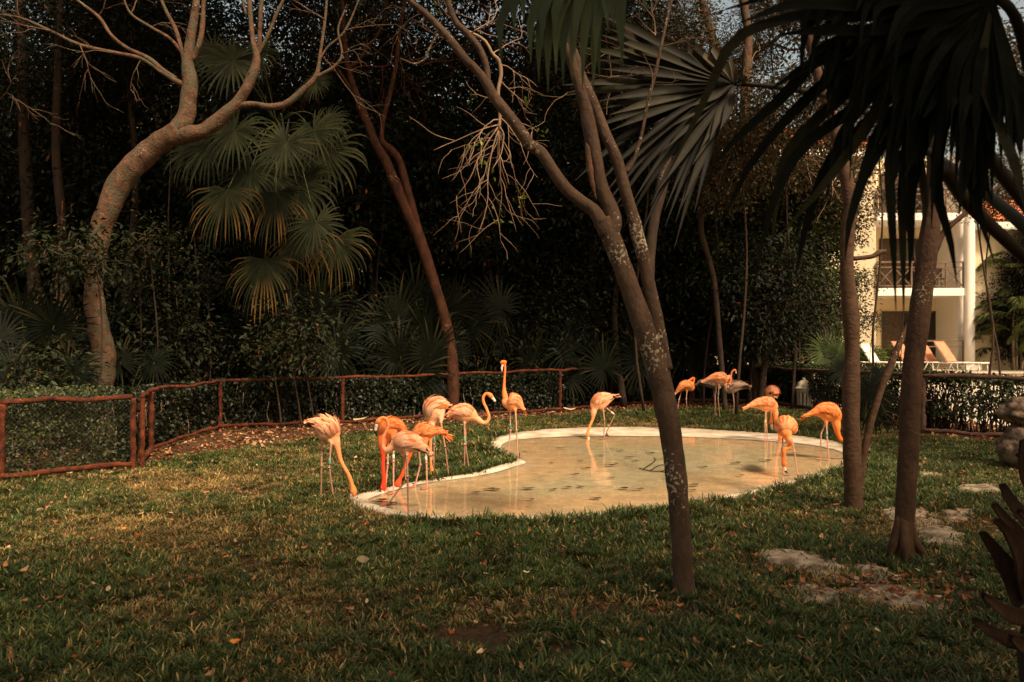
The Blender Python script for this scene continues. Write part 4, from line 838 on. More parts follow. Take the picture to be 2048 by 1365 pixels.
und = [(620, 640, 15.6), (500, 690, 15.4), (740, 690, 15.8), (860, 640, 16.4), (900, 700, 16.0), (955, 660, 16.8), (1040, 730, 17.4), (1100, 690, 17.6), (1190, 690, 18.0), (1260, 700, 18.0), (1400, 690, 19), (1520, 700, 19), (660, 740, 15.0), (820, 745, 15.6), (1150, 735, 17.5)]
for i, (px, py, Y) in enumerate(und):
    fr = [(rng.uniform(-60, 60), rng.uniform(-55, 20), rng.uniform(60, 95), rng.uniform(20, 160), rng.uniform(.15, .5)) for _ in range(5)]+[(rng.uniform(-60, 60), rng.uniform(-10, 30), rng.uniform(50, 80), rng.choice([200, 340]), .5)]
    understory('low dark fan palm '+place(P(px, py, Y)[0], Y, P(px, py, Y)[2], 1).split(', low')[0]+(' close to the fence' if py > 725 else ' deep in the undergrowth'), px, py, Y, fr, 'fan palms in the thicket undergrowth')
understory('small fan palm growing through the right fence by the slender tree', 1728, 800, 12.6, [(-6,-30,46,250,.5),(10,-20,60,280,.5),(16,10,70,290,.5),(-40,-60,50,190,.4),(20,-50,40,320,.4)])
understory('arching green palm leaves in front of the far white lounger', 1655, 735, 17.5, [(0,-30,60,150,.3),(20,-25,60,30,.3),(-10,-20,55,200,.4),(10,-10,50,340,.4)], c1=(.02, .035, .01), c2=(.05, .07, .02))
understory('fan palm behind the fence right of the dark upright trunk', 1610, 640, 22, [(0,-20,50,250,.4),(-30,-40,60,200,.4),(30,-20,50,300,.4),(0,30,50,260,.4)])

# ---------------------------------------------------------------- big near palm on the right edge
YB = 3.15; pb = P(2135, 1300, YB)
bp_ = root('large_fan_palm', 'large near fan palm at the right edge with broken leaf bases and huge overhead fronds', 'palm', (pb[0], pb[1], 0))
m = MB(); tube(m, [[pb[0], pb[1], -.05, .17], [pb[0], pb[1], .4, .16], [pb[0]+.02, pb[1], 1.2, .14], [pb[0]+.02, pb[1]-.05, 2.2, .13], [pb[0], pb[1]-.1, 3.0, .13]], 20, 14, jit=.25, jf=9); m.build('trunk', M_barkdark, bp_)
M_boot = bark_mat('leaf_base', (.018, .010, .006), (.06, .030, .016), (.12, .08, .045), .05, 14, .4, .6, fine=50)
for (bx0, by0, tx, ty, w, dy) in ((2060,1240,1940,1182,.055,-.15),(2050,1290,1960,1240,.05,-.05),(2040,1200,1958,1060,.06,.0),(2060,1180,1965,1035,.055,-.12),(2050,1150,2008,1010,.055,-.1),(2075,1120,2018,965,.06,.05),(2090,1020,2040,880,.06,0),(2100,980,2046,900,.05,.1),(2060,1290,1990,1260,.05,-.2),(2080,1100,2030,1010,.05,-.2)):
    a = P(bx0+18, by0+10, YB-.05); b = P(tx, ty, YB+dy); m = MB(); t = nrm(b-a); s = nrm(np.cross(t, [0, -1, .2])); u = np.cross(s, t)
    rows_ = []
    for k, f in enumerate(np.linspace(0, 1, 7)):
        c = a+(b-a)*f+u*.05*math.sin(f*2.6+bx0)+s*.02*math.sin(f*4+by0); ww = w*.8*(1-.72*f**1.6)*(1+.3*noise.noise(Vector((f*9, bx0*.1, by0*.1)))); th = .012*(1-.6*f)
        rows_ += [c-s*ww+u*.018, c-s*ww*.6-u*th, c+s*ww*.6-u*th, c+s*ww+u*.018, c+s*ww*.6+u*th, c-s*ww*.6+u*th]
    k = 6; m.add(rows_, [gridf(7, k), np.array([[0, 1, 2, 3], [0, 3, 4, 5], [36, 39, 38, 37], [36, 41, 40, 39]])]); m.build('leaf_base', M_boot, bp_)
# hub frond: pale grey-green frond reaching left, with its long petiole back to the palm
hub = P(1470, 168, 5.3)
m = MB()
def seg(m, pts, w, col, Y=None, fold=.3, ndir=None):
    """one leaf segment through pts (px,py,Y), widths w per point in metres"""
    q = np.array([P(*p) for p in pts]); n = 12; c = crom(np.c_[q, np.array(w)], n); ww = np.maximum(c[:, 3], .0005); c = c[:, :3]
    t = nrm(np.gradient(c, axis=0)); nd = np.array(ndir if ndir is not None else [0, -1, .15]); s = nrm(np.cross(t, nd)); u = np.cross(s, t)
    v = np.stack([c-s*ww[:, None], c-u*(ww*fold)[:, None], c+s*ww[:, None]], 1).reshape(-1, 3)
    f = [[k*3+j, k*3+j+1, (k+1)*3+j+1, (k+1)*3+j] for k in range(n-1) for j in (0, 1)]; m.add(v, np.array(f), 0, col)
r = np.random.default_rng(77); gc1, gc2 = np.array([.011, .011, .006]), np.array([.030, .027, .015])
for k in range(30):
    f = k/29; ang = math.radians(150+f*100)     # 150 deg = up-left ... 250 = down-left
    L = (345-30*abs(f-.25))*r.uniform(.72, 1.06)*(1.0 if f < .55 else .95); ex, ey = math.cos(ang), -math.sin(ang)
    if f < .5: dro = 0.05
    else: dro = .2
    pts = [(1466, 168, 5.3), (1466+ex*L*.35, 168+ey*L*.35, 5.3+.03*(k % 2)), (1466+ex*L*.7, 168+ey*L*.7+L*dro*.3, 5.22+.05*(k % 2)), (1466+ex*L, 168+ey*L+L*dro, 5.1+r.uniform(-.1, .1))]
    seg(m, pts, [.006, .029 if f < .55 else .018, .029 if f < .55 else .018, .001], lerp(gc1, gc2, r.random())*r.uniform(.7, 1.2)*(1 if f < .5 else .30), fold=.5)  # lower segments darkened: their shaded undersides are put into the colour
for (tx, ty) in ((1378,100),(1392,92),(1408,110),(1425,98),(1440,118),(1460,120),(1475,140),(1490,150),(1498,158),(1375,215),(1350,250),(1330,300),(1400,300),(1420,280),(1385,330),(1310,390),(1360,420),(1440,260)):
    seg(m, [(1470,168,5.3), ((1470+tx)/2+r.uniform(-6, 6), (168+ty)/2, 5.22), (tx, ty, 5.12)], [.006, .032, .022 if ty < 200 else .001], lerp(gc1, (.16, .135, .09), r.uniform(.1, .9)**1.5 if ty < 200 else r.uniform(0, .12)), fold=.4)  # pale above as if lit, dark below: light set by colour
top = np.array([pb[0], pb[1]-.1, 2.75])
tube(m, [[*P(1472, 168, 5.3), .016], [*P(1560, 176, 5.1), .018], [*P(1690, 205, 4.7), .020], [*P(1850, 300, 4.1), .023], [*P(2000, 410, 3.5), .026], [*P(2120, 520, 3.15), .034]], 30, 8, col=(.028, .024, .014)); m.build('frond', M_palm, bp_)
# dark near frond: hub beyond the top right, segments sweep left and droop
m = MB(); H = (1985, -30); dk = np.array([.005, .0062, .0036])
man = [[(1985,-30),(1720,6),(1560,40),(1465,85),(1405,210),(1330,360)], [(1985,-20),(1780,70),(1650,110),(1560,200),(1480,270),(1420,340)],
 [(1985,-30),(1760,30),(1620,30),(1500,50)], [(1985,-30),(1750,10),(1600,6),(1480,46)], [(1985,-30),(1800,-20),(1600,-20),(1450,20)],
 [(1985,0),(1800,110),(1660,215),(1570,320),(1545,480)], [(1985,0),(1820,130),(1690,230),(1600,300),(1540,420),(1510,560)], [(1985,0),(1830,140),(1720,260),(1655,330),(1610,460),(1590,560)],
 [(1985,0),(1850,150),(1760,260),(1735,330),(1700,440),(1690,520)], [(1985,0),(1870,160),(1800,270),(1780,340),(1786,480),(1792,622)], [(1985,0),(1880,160),(1830,280),(1806,360),(1806,500),(1808,625)],
 [(1985,0),(1895,170),(1846,290),(1822,380),(1822,480),(1818,560)], [(1985,0),(1910,180),(1880,290),(1876,390),(1900,480),(1914,570)], [(1985,0),(1930,180),(1925,290),(1940,360),(1962,440),(1990,530)],
 [(1985,0),(1950,160),(1960,270),(1950,340),(1940,430)], [(1985,0),(1965,140),(1995,240),(2030,330),(2050,420)], [(1985,0),(1990,150),(2030,220),(2080,320),(2110,420)], [(1985,0),(2000,120),(2060,180),(2120,260)],
 [(1985,0),(1790,90),(1700,130),(1600,210),(1500,330),(1440,460)], [(1985,0),(1840,60),(1720,90),(1620,130),(1540,180)], [(1985,0),(1900,90),(1850,200),(1838,300),(1850,400),(1846,470)], [(1985,0),(1890,60),(1780,150),(1710,230),(1670,300),(1650,420)],
 [(1985,0),(1970,120),(1945,260),(1930,340),(1918,430)],[(1985,0),(1985,120),(1975,250),(1965,330),(1982,400)],[(1985,0),(1870,40),(1760,60),(1650,60),(1560,70)],[(1985,0),(1860,100),(1770,190),(1730,260),(1640,380),(1560,470)]]
for k, l in enumerate(man):
    n = len(l); Ys = np.linspace(2.25, 1.85+.25*r.random(), n); ws = [.004, .016, .017, .016, .010, .001][:n] if n == 6 else [.004]+[.017]*(n-2)+[.002]
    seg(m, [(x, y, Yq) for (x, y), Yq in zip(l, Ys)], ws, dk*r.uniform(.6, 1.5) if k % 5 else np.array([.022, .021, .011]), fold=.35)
for k in range(88):
    a = math.radians(176+(k % 44)*2.5+r.normal(0, 1.6)); L = r.uniform(150, 370); x1, y1 = 1985+math.cos(a)*L, -math.sin(a)*L*.95
    x2, y2 = x1+math.cos(a)*70*r.uniform(.3, 1), y1+r.uniform(30, 190)
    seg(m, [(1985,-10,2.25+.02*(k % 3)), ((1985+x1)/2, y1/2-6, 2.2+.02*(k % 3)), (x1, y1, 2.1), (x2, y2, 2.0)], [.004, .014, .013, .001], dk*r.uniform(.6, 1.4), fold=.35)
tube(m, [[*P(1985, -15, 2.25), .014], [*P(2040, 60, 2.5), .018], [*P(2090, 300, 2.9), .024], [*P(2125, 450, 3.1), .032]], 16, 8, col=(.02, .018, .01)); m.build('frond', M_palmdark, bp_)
# third frond: hanging green straps at the top centre, hub above the frame
m = MB(); H3 = (1235, -210)
for k, (tx, ty) in enumerate([(1003,128),(1030,70),(1048,40),(1062,128),(1078,165),(1096,186),(1112,150),(1126,172),(1143,160),(1150,110),(1165,180),(1190,140),(1186,185),(1228,55),(1200,158),(1245,134),(1290,20),(1216,60),(1110,90),(1085,100)]):
    xm = H3[0]+(tx-H3[0])*.55; seg(m, [(*H3, 2.6), ((H3[0]+xm)/2, -170, 2.5), (xm+10, -90, 2.4), (tx+(6 if tx < 1200 else -4), (ty-90)/2, 2.3), (tx, ty, 2.25)], [.004, .018, .0185, .0165, .001], lerp((.025, .04, .018), (.07, .085, .035), r.random()), fold=.5)
tube(m, [[*P(1235, -210, 2.6), .012], [*P(1600, -330, 2.8), .016], [*P(1950, -250, 3.0), .02], [*P(2110, 0, 3.1), .03]], 20, 8, col=(.03, .03, .015)); m.build('frond', M_palm, bp_)
# stout petioles crossing the right edge
for a in ([(1890,340),(1930,400),(2000,470),(2100,560)], [(1935,240),(1990,330),(2060,420),(2120,500)]):
    m = MB(); tube(m, [[*P(x, y, 2.6+.15*i), .024] for i, (x, y) in enumerate(a)], 12, 8, col=(.035, .025, .016)); m.build('leaf_stalk', M_palm, bp_)
# ---------------------------------------------------------------- terrace, building
YD = 27.4; ZD = .40
M_deck = plain('terrace_paving', (.50, .42, .32), (.38, .32, .24), .8, 1.5, .2, 30)
m = MB(); bx(m, 6.5, 60, YD, 60, -.1, ZD); m.build('terrace', M_deck, smooth=False, kind='structure')
m = MB(); bx(m, 6.45, 60.05, YD-.06, YD+.4, ZD, ZD+.05); m.build('terrace_kerb', M_deck, smooth=False, kind='structure')
YF = 31.0; YR = 33.0
def X(px, Y=YF): return (px-1024)/F*Y
def Zp(py, Y=YF): return CH-(py-682.5)/F*Y
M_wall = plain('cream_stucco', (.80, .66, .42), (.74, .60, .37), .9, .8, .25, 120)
M_white = plain('white_stucco', (.82, .77, .68), (.76, .71, .62), .9, .8, .2, 120)
M_dark = plain('dark_frame', (.07, .04, .025), None, .5, 5, .05)
M_rail = plain('brown_railing', (.16, .095, .055), (.10, .06, .035), .6, 8, .2)
M_tile = plain('terracotta', (.52, .17, .07), (.34, .10, .045), .85, 3.0, .4, 40)
def glass_mat():
    m, nt, b = mat_new('window_glass'); b.inputs['Base Color'].default_value = (.02, .016, .012, 1); b.inputs['Roughness'].default_value = .08; b.inputs['Specular IOR Level'].default_value = .5; return m
M_glass = glass_mat()
M_curt = plain('curtain', (.10, .065, .04), (.06, .04, .022), .9, 9, .3)
bl = root('hotel_building', 'cream hotel building with balconies, round white column and terracotta roof behind the loungers', 'building', (X(1830), YF, ZD))
zf = [ZD, Zp(592), Zp(592)+3.1, Zp(592)+6.2]           # slab undersides / floor levels
def part(name, mat, boxes, smooth=False, **kw):
    m = MB(); [bx(m, *b) for b in boxes]; return m.build(name, mat, bl, smooth, **kw)
xl, xo, xc = X(1370), X(1752), X(1926)
zs1, zs1t = Zp(592), Zp(577); zs2, zs2t = zs1+3.15, zs1+3.45
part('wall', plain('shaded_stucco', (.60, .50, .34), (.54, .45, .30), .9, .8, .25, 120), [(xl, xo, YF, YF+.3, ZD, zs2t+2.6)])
part('wall', M_wall, [(xo, xc+.4, YR, YR+.3, ZD, X(0)*0+zs2t+2.8)])
part('wall', M_white, [(xc-.02, xc+.25, YF+.35, YR, ZD, zs2t+2.6)])
part('balcony_slab', M_white, [(xo-.002, xc+.03, YF-.15, YR-.002, zs1, zs1t)])
part('balcony_slab', M_white, [(xo-.002, xc+.03, YF-.15, YR-.002, zs2, zs2t)])
part('return_wall', M_wall, [(xo-.28, xo-.004, YF+.302, YR-.003, ZD, zs2t+2.6)])
# column
m = MB(); cx = X(1935); tube(m, [[cx, YF-.12, ZD, .21], [cx, YF-.12, ZD+3, .21], [cx, YF-.12, zs2+1.5, .21], [cx, YF-.12, zs2t+2.4, .21]], 8, 24); m.build('column', M_white, bl)
part('column_base', M_white, [(cx-.32, cx+.32, YF-.44, YF+.2, ZD+.001, ZD+.2)])
def window(x0, x1, z0, z1, y, curtain=True, mull=1):
    m = MB(); t = .07
    bx(m, x0, x1, y-.05, y+.03, z1-t, z1); bx(m, x0, x1, y-.05, y+.03, z0, z0+t); bx(m, x0, x0+t, y-.049, y+.029, z0+t, z1-t); bx(m, x1-t, x1, y-.049, y+.029, z0+t, z1-t)
    for k in range(mull): xm = x0+(x1-x0)*(k+1)/(mull+1); bx(m, xm-.03, xm+.03, y-.045, y+.028, z0+t, z1-t)
    w = m.build('window', M_dark, bl, False)
    n = mull+1
    for k in range(n):
        a = x0+(x1-x0)*k/n+.04; b = x0+(x1-x0)*(k+1)/n-.04; m = MB(); bx(m, a, b, y-.02, y-.012, z0+.05, z1-.05); m.build('pane', M_glass, w, False)
    if curtain:
        m = MB(); a = x0+.1; b = x0+(x1-x0)*.32; kk = 18; xs_ = np.linspace(a, b, kk); v = []
        for q, xx in enumerate(xs_): yy = y-.03+.004*math.sin(q*1.9); v += [[xx, yy, z0+.08], [xx, yy, z1-.08]]
        m.add(v, np.array([[2*q, 2*q+2, 2*q+3, 2*q+1] for q in range(kk-1)])); m.build('curtain', M_curt, w)
XR = lambda px: X(px, YR); ZR = lambda py: Zp(py, YR)
window(XR(1763), XR(1886), ZD+.02, ZR(623), YR-.02)
window(XR(1758), XR(1884), zs1t+.02, zs1t+2.35, YR-.02, mull=3)
window(XR(1758), XR(1884), zs2t+.02, zs2t+2.1, YR-.02, mull=2)
def railing(x0, x1, y, z0, h, n, cross=True):
    o0 = []
    m = MB(); bar(m, (x0, y, z0+h), (x1, y, z0+h), .07); o0.append(m.build('rail', M_rail, bl, False))
    for zz in (z0+h*.80, z0+.10): m = MB(); bar(m, (x0, y, zz), (x1, y, zz), .05); m.build('rail', M_rail, bl, False)
    for k in range(n+1):
        xx = x0+(x1-x0)*k/n; m = MB(); bar(m, (xx, y-.003, z0), (xx, y-.003, z0+h-.03), .06); m.build('baluster', M_rail, bl, False)
        if k < n and cross:
            x2 = x0+(x1-x0)*(k+1)/n
            for a, b in (((xx+.03, z0+.12), (x2-.03, z0+h*.78)), ((xx+.03, z0+h*.78), (x2-.03, z0+.12))):
                m = MB(); bar(m, (a[0], y-.01 if a[1] < b[1] else y+.035, a[1]), (b[0], y-.01 if a[1] < b[1] else y+.035, b[1]), .035); m.build('cross_brace', M_rail, bl, False)
railing(X(1752), X(1924), YF-.08, zs1t, Zp(525)-zs1t, 5)
railing(X(1752), X(1924), YF-.08, zs2t, 1.0, 5)
railing(X(1832), X(1924), YF-.08, ZD, Zp(682)-ZD, 1, False)
# balcony chair and table
bc = root('balcony_chair', 'dark wooden chair standing on the balcony beside the column', 'chair', (X(1895), YF+.6, zs1t))
m = MB(); cxx, cyy = X(1895), YF+.6; bx(m, cxx-.23, cxx+.23, cyy-.22, cyy+.22, zs1t+.42, zs1t+.46); m.build('seat', M_dark, bc, False)
for sx_ in (-.2, .2):
    for sy_ in (-.19, .19): m = MB(); bar(m, (cxx+sx_, cyy+sy_, zs1t), (cxx+sx_*.95, cyy+sy_, zs1t+.42), .035); m.build('leg', M_dark, bc, False)
m = MB(); bx(m, cxx-.23, cxx+.23, cyy+.2, cyy+.23, zs1t+.55, zs1t+.92); bar(m, (cxx-.2, cyy+.215, zs1t+.44), (cxx-.2, cyy+.215, zs1t+.56), .03); bar(m, (cxx+.2, cyy+.215, zs1t+.44), (cxx+.2, cyy+.215, zs1t+.56), .03); m.build('backrest', M_dark, bc, False)
# roofs of barrel tiles
def tile_roof(x0, x1, y0, z0, y1, z1, fascia=True, name='roof'):
    m = MB(); n = int((x1-x0)/.21); rows_ = 9
    for k in range(n):
        xx = x0+(k+.5)*(x1-x0)/n
        for q in range(rows_):
            f0, f1 = q/rows_, (q+1)/rows_+.02; a = np.array([xx, y0+(y1-y0)*f0, z0+(z1-z0)*f0+.03]); b = np.array([xx, y0+(y1-y0)*f1, z0+(z1-z0)*f1-.005])
            v = []
            for c, rr_ in ((a, .105), (b, .085)):
                for an in np.linspace(0, math.pi, 6): v.append(c+np.array([-math.cos(an)*rr_, 0, math.sin(an)*rr_]))
            c = .75+.5*random.random(); m.add(v, np.array([[i, i+1, i+7, i+6] for i in range(5)]), 0, (.5*c, .17*c, .07*c))
    v = [[x0, y0, z0-.03], [x1, y0, z0-.03], [x1, y1, z1-.03], [x0, y1, z1-.03], [x0, y0, z0-.14], [x1, y0, z0-.14], [x1, y1, z1-.14], [x0, y1, z1-.14]]
    m.add(v, np.array([[0, 1, 2, 3], [4, 7, 6, 5], [0, 4, 5, 1], [1, 5, 6, 2], [3, 2, 6, 7], [0, 3, 7, 4]]), 0, (.3, .12, .06)); m.build(name, attr_mat('roof_tiles_'+str(int(x0*10)), .85, .3, 6., spec=.2), bl)
    if fascia: m = MB(); bx(m, x0-.05, x1+.05, y0-.08, y0-.005, z0-.30, z0-.02); m.build('fascia', M_white, bl, False)
tile_roof(X(1948), X(2120), YF-.3, Zp(446), YF+3.2, Zp(446)+1.7)
part('wall', M_wall, [(X(1950), X(2150), YF+.3, YF+.6, ZD, Zp(458))])
tile_roof(X(1325), X(1440), YF-.3, Zp(345), YF+3.5, Zp(345)+2.6)
tile_roof(X(1400), X(1760), YF-.4, zs2t+2.6, YF+3, zs2t+4.4)
part('annex_wall', M_wall, [(X(1150), X(1372), YF+.4, YF+.7, 0, Zp(360))])
# loungers
M_sling = plain('lounger_sling', (.80, .72, .62), (.72, .64, .55), .8, 20, .2, 200)
M_frame = plain('lounger_frame', (.82, .76, .66), None, .45, 5, 0)
M_towel = plain('coral_towel', (.62, .25, .14), (.52, .20, .11), .95, 6, .6, 120)
def rotm(m, c, a):
    ca, sa = math.cos(a), math.sin(a)
    for i, v in enumerate(m.V):
        v = v.copy(); x, y = v[:, 0]-c[0], v[:, 1]-c[1]; v[:, 0] = c[0]+x*ca-y*sa; v[:, 1] = c[1]+x*sa+y*ca; m.V[i] = v
    return m
def lounger(px, Y, label, back=True, towel=None, yaw=-.95):
    s = Y/F; x0 = X(px, Y); rt = root('sun_lounger', label, 'sun lounger', (x0, Y, ZD), 'white sun loungers on the terrace'); w = .35; z = ZD+.36
    ang = math.radians(57) if back else math.radians(4)
    hx = x0+.55; bk = (hx-math.cos(ang)*.85, z+math.sin(ang)*.85); ft = x0+1.78
    for sy_ in (-w, w):
        m = MB(); tube(m, [[hx-.5, Y+sy_, z, .022], [hx, Y+sy_, z, .024], [ft, Y+sy_, z+.02, .022]], 8, 6); rotm(m, (hx, Y), yaw).build('frame', M_frame, rt)
        for lx, dx in ((hx-.28, -.12), (hx+.1, .22), (hx+.95, -.2), (hx+1.12, .02)):
            m = MB(); tube(m, [[lx, Y+sy_, z, .02], [lx+dx, Y+sy_, ZD, .018]], 3, 6); rotm(m, (hx, Y), yaw).build('leg', M_frame, rt)
    m = MB(); bx(m, hx-.01, ft-.02, Y-w+.02, Y+w-.02, z+.004, z+.03); rotm(m, (hx, Y), yaw).build('seat', M_sling, rt, False)
    def backpanel(off_, th, ww, L, name, mat, par, cat=None):
        m = MB(); t = np.array([-math.cos(ang), 0, math.sin(ang)]); nn = np.array([math.sin(ang), 0, math.cos(ang)]); n = 8; v = []
        for k in range(n+1):
            c = np.array([hx, Y, z+.02])+t*L*k/n+nn*(off_+.015*math.sin(k/n*math.pi)); 
            for q in range(7):
                yy = -ww+2*ww*q/6; wob = .02*noise.noise(Vector((k*.7, q*.9, px*.1))) if mat is M_towel else 0
                v.append(c+np.array([0, yy, 0])+nn*(wob+th/2)); 
        for k in range(n+1):
            c = np.array([hx, Y, z+.02])+t*L*k/n+nn*(off_+.015*math.sin(k/n*math.pi))
            for q in range(7): v.append(c+np.array([0, -ww+2*ww*q/6, 0])-nn*th/2)
        i = np.arange(n)[:, None]; j = np.arange(6)[None]; f = np.stack([i*7+j, i*7+j+1, (i+1)*7+j+1, (i+1)*7+j], -1).reshape(-1, 4); o2 = (n+1)*7
        border = [j_ for j_ in range(7)]+[k*7+6 for k in range(1, n+1)]+[n*7+q for q in range(5, -1, -1)]+[k*7 for k in range(n-1, 0, -1)]
        bf = [[border[a], border[(a+1) % len(border)], border[(a+1) % len(border)]+o2, border[a]+o2] for a in range(len(border))]
        m.add(v, [f, (f+o2)[:, ::-1], np.array(bf)]); return rotm(m, (hx, Y), yaw).build(name, mat, par)
    backpanel(0, .03, w, .85, 'backrest', M_sling, rt)
    if towel:
        o = backpanel(.045, .03, w+.05, .93, 'towel', M_towel, None); tag(o, towel, 'towel', 'coral towels over the lounger backs')
lounger(1570, 26.8+2, 'flat white sun lounger partly hidden by palm leaves, farthest left on the terrace', back=False)
lounger(1640, 30.0, 'white sun lounger with its bare back raised, behind arching palm leaves')
lounger(1722, 29.2, 'white sun lounger with its bare back raised, between the slender and speckled trees')
lounger(1788, 29.6, 'white sun lounger under a coral towel, just left of the speckled tree', towel='coral towel over the lounger back just left of the speckled tree')
lounger(1834, 29.2, 'white sun lounger under a coral towel, mostly behind the speckled tree', towel='coral towel over the lounger back just right of the speckled tree')
lounger(1874, 28.6, 'white sun lounger under a coral towel beside the round column, rightmost of the row', towel='coral towel over the rightmost lounger back beside the column')
# lumpy stand-in for an unclear brown and white shape
m = MB(); c0 = P(1625, 716, 28.8); v = []; r = np.random.default_rng(3)
for k, (dx, dz, rx, rz, cc) in enumerate(((-.3, .0, .22, .13, (.34, .12, .05)), (0, .03, .25, .12, (.42, .18, .08)), (.28, -.02, .3, .08, (.6, .42, .28)), (.05, .14, .15, .06, (.7, .62, .5)))):
    th = np.linspace(0, np.pi, 9); ph = np.linspace(0, 2*np.pi, 12, endpoint=False)
    vv = np.array([[c0[0]+dx+rx*math.sin(a)*math.cos(b)*(1+.3*noise.noise(Vector((a*2, b*2, k)))), c0[1]+.2*math.sin(a)*math.sin(b), ZD+.5+dz+rz*math.cos(a)*(1+.3*noise.noise(Vector((b*2, a*2, k))))] for a in th for b in ph])
    m.add(vv, gridf(9, 12), 0, cc)
o = m.build('lumpy_heap', attr_mat('heap_surface', .9, .3, 9.)); tag(o, 'lumpy brown and white heap on the flat lounger', 'towels')
# plants by the building
for i, (px, py, Y, s, z) in enumerate([(1790, 690, 30.2, .55, 0), (1740, 680, 30.3, .6, 0), (1700, 700, 30.0, .6, 0), (1850, 708, 30.4, .35, 0), (1650, 690, 29.8, .7, 0), (1600, 690, 29.8, .7, 0)]):
    me = crown_mesh(60+i, (1.1, .7, 1.0), 60, 40, .22, (.035, .055, .012), (.10, .13, .03), wr=.28)
    p = P(px, py, Y); bg_tree(p[0], p[1], ZD+.75*s, me, s*.95, ['bright green shrub under the dark window, left of the speckled tree', 'bright green shrub between the slender and speckled trees', 'bright green shrub behind the slender tree', 'small green shrub right of the speckled tree under the window', 'green shrub left of the slender tree behind the loungers', 'green shrub farthest left behind the flat lounger'][i], .02, None, True)
def feather_frond(m, base, d, L, droop, c1, c2, r, lw=.028, nl=34):
    p = np.array(base, float); d = nrm(np.array(d, float)); pts = [p.copy()]; ds = [d.copy()]
    for k in range(12): d = nrm(d+np.array([0, 0, -droop/12])); p = p+d*L/12; pts.append(p.copy()); ds.append(d.copy())
    pts = np.array(pts); tube(m, np.c_[pts, np.linspace(.02, .004, 13)], 13, 4, col=(.10, .10, .03))
    for k in range(nl):
        f = .12+.88*k/nl; i = min(int(f*12), 11); q = pts[i]+(pts[i+1]-pts[i])*(f*12-i); t = ds[i]
        s = nrm(np.cross(t, Z3)); 
        for sg in (-1, 1):
            dd = nrm(s*sg+t*.7+np.array([0, 0, -.35])+r.normal(0, .1, 3)); LL = L*.30*math.sin(math.pi*min(.97, f*.85+.15))+.05
            e = q+dd*LL-Z3*LL*.25; mid = q+dd*LL*.5; wv = nrm(np.cross(dd, Z3))*lw; col = lerp(c1, c2, r.random())
            m.add([q, mid-wv*.5, e, mid+wv*.5], np.array([[0, 1, 2], [0, 2, 3]]), 0, col)
r = np.random.default_rng(12)
for i, (px, pyb, Y, zt, lab_) in enumerate([(2035, 735, 29.9, 3.4, 'feathery palm clump with arching fronds right of the white column'), (2100, 735, 28.8, 3.0, 'feathery palm clump at the right edge beyond the terrace'), (2030, 735, 30.9, 5.2, 'tall feathery palm behind the clump right of the white column'), (1992, 735, 31.6, 2.2, 'low feathery palm tucked beside the white column'), (2150, 735, 29.5, 4.6, 'feathery palm just beyond the right edge behind the terrace')]):
    b = P(px, pyb, Y); rt = root('feather_palm', lab_, 'palm', (b[0], b[1], ZD))
    for q in range(3):
        a = r.uniform(0, 6.28); m = MB(); tube(m, [[b[0]+.25*math.cos(a), b[1]+.2*math.sin(a), ZD, .05], [b[0]+.35*math.cos(a), b[1]+.25*math.sin(a), ZD+zt*.5, .045], [b[0]+.4*math.cos(a), b[1]+.2*math.sin(a), ZD+zt*.75, .03]], 8, 6); m.build('trunk', M_barkpale, rt)
    for q in range(20):
        a = r.uniform(0, 6.28); zz = ZD+zt*r.uniform(.35, .95); m = MB()
        feather_frond(m, (b[0]+.3*math.cos(a), b[1]+.2*math.sin(a), zz), (math.cos(a)*.8, math.sin(a)*.6, r.uniform(.3, 1.1)), r.uniform(1.1, 1.7), 1.9, (.03, .05, .012), (.13, .14, .035), r); m.build('frond', M_palm, rt)
for i, (px, py, Y, sc_) in enumerate([(1722, 560, 21.5, .42), (1700, 460, 21.0, .5), (1745, 640, 23, .34), (1800, 400, 22, .5), (1690, 640, 21.6, .5)]):
    p = P(px, py, Y); bg_tree(p[0], p[1], p[2], crP[i % 2], sc_, 'thin leafy sapling', .015, 'thin saplings before the hotel wall', True)
# dense dark hedge behind the palms and a wall of foliage at the far right
for i, (x, y, zc, s) in enumerate([(X(2035), 31.0, 2.2, .6), (X(2070), 30.6, 3.6, .8), (X(2050), 31.2, 4.6, .5), (X(2100), 30, 6, .8)]):
    bg_tree(x, y, zc, crD[i % 4], s, 'dark leafy tree', .07, 'dark trees behind the feathery palms')
# ---------------------------------------------------------------- stone lantern and white path beyond the right hedge
M_cast = plain('cast_stone', (.66, .57, .40), (.50, .42, .29), .85, 9, .4, 60)
lp = G(1608, 819); rt = root('stone_lantern', 'pale carved stone lantern with slits and a domed cap behind the fence post', 'lantern', (lp[0], lp[1], 0)); s = lp[1]/F
def lathe(m, cx, cy, prof, n=24, col=(.5, .5, .5)):
    a = np.linspace(0, 2*np.pi, n, endpoint=False); v = np.array([[cx+r_*math.cos(t), cy+r_*math.sin(t), z] for r_, z in prof for t in a]); m.add(v, [gridf(len(prof), n), np.arange(n)[None, ::-1], (np.arange(n)+(len(prof)-1)*n)[None]], 0, col)
m = MB(); lathe(m, lp[0], lp[1], [(.14, -.03), (.15, .03), (.135, .05)]); m.build('base', M_cast, rt)
m = MB()                                   # slitted drum: staves with openings between
lathe(m, lp[0], lp[1], [(.155, .05), (.155, .10), (.16, .10)]); lathe(m, lp[0], lp[1], [(.175, .40), (.175, .46), (.165, .46)])
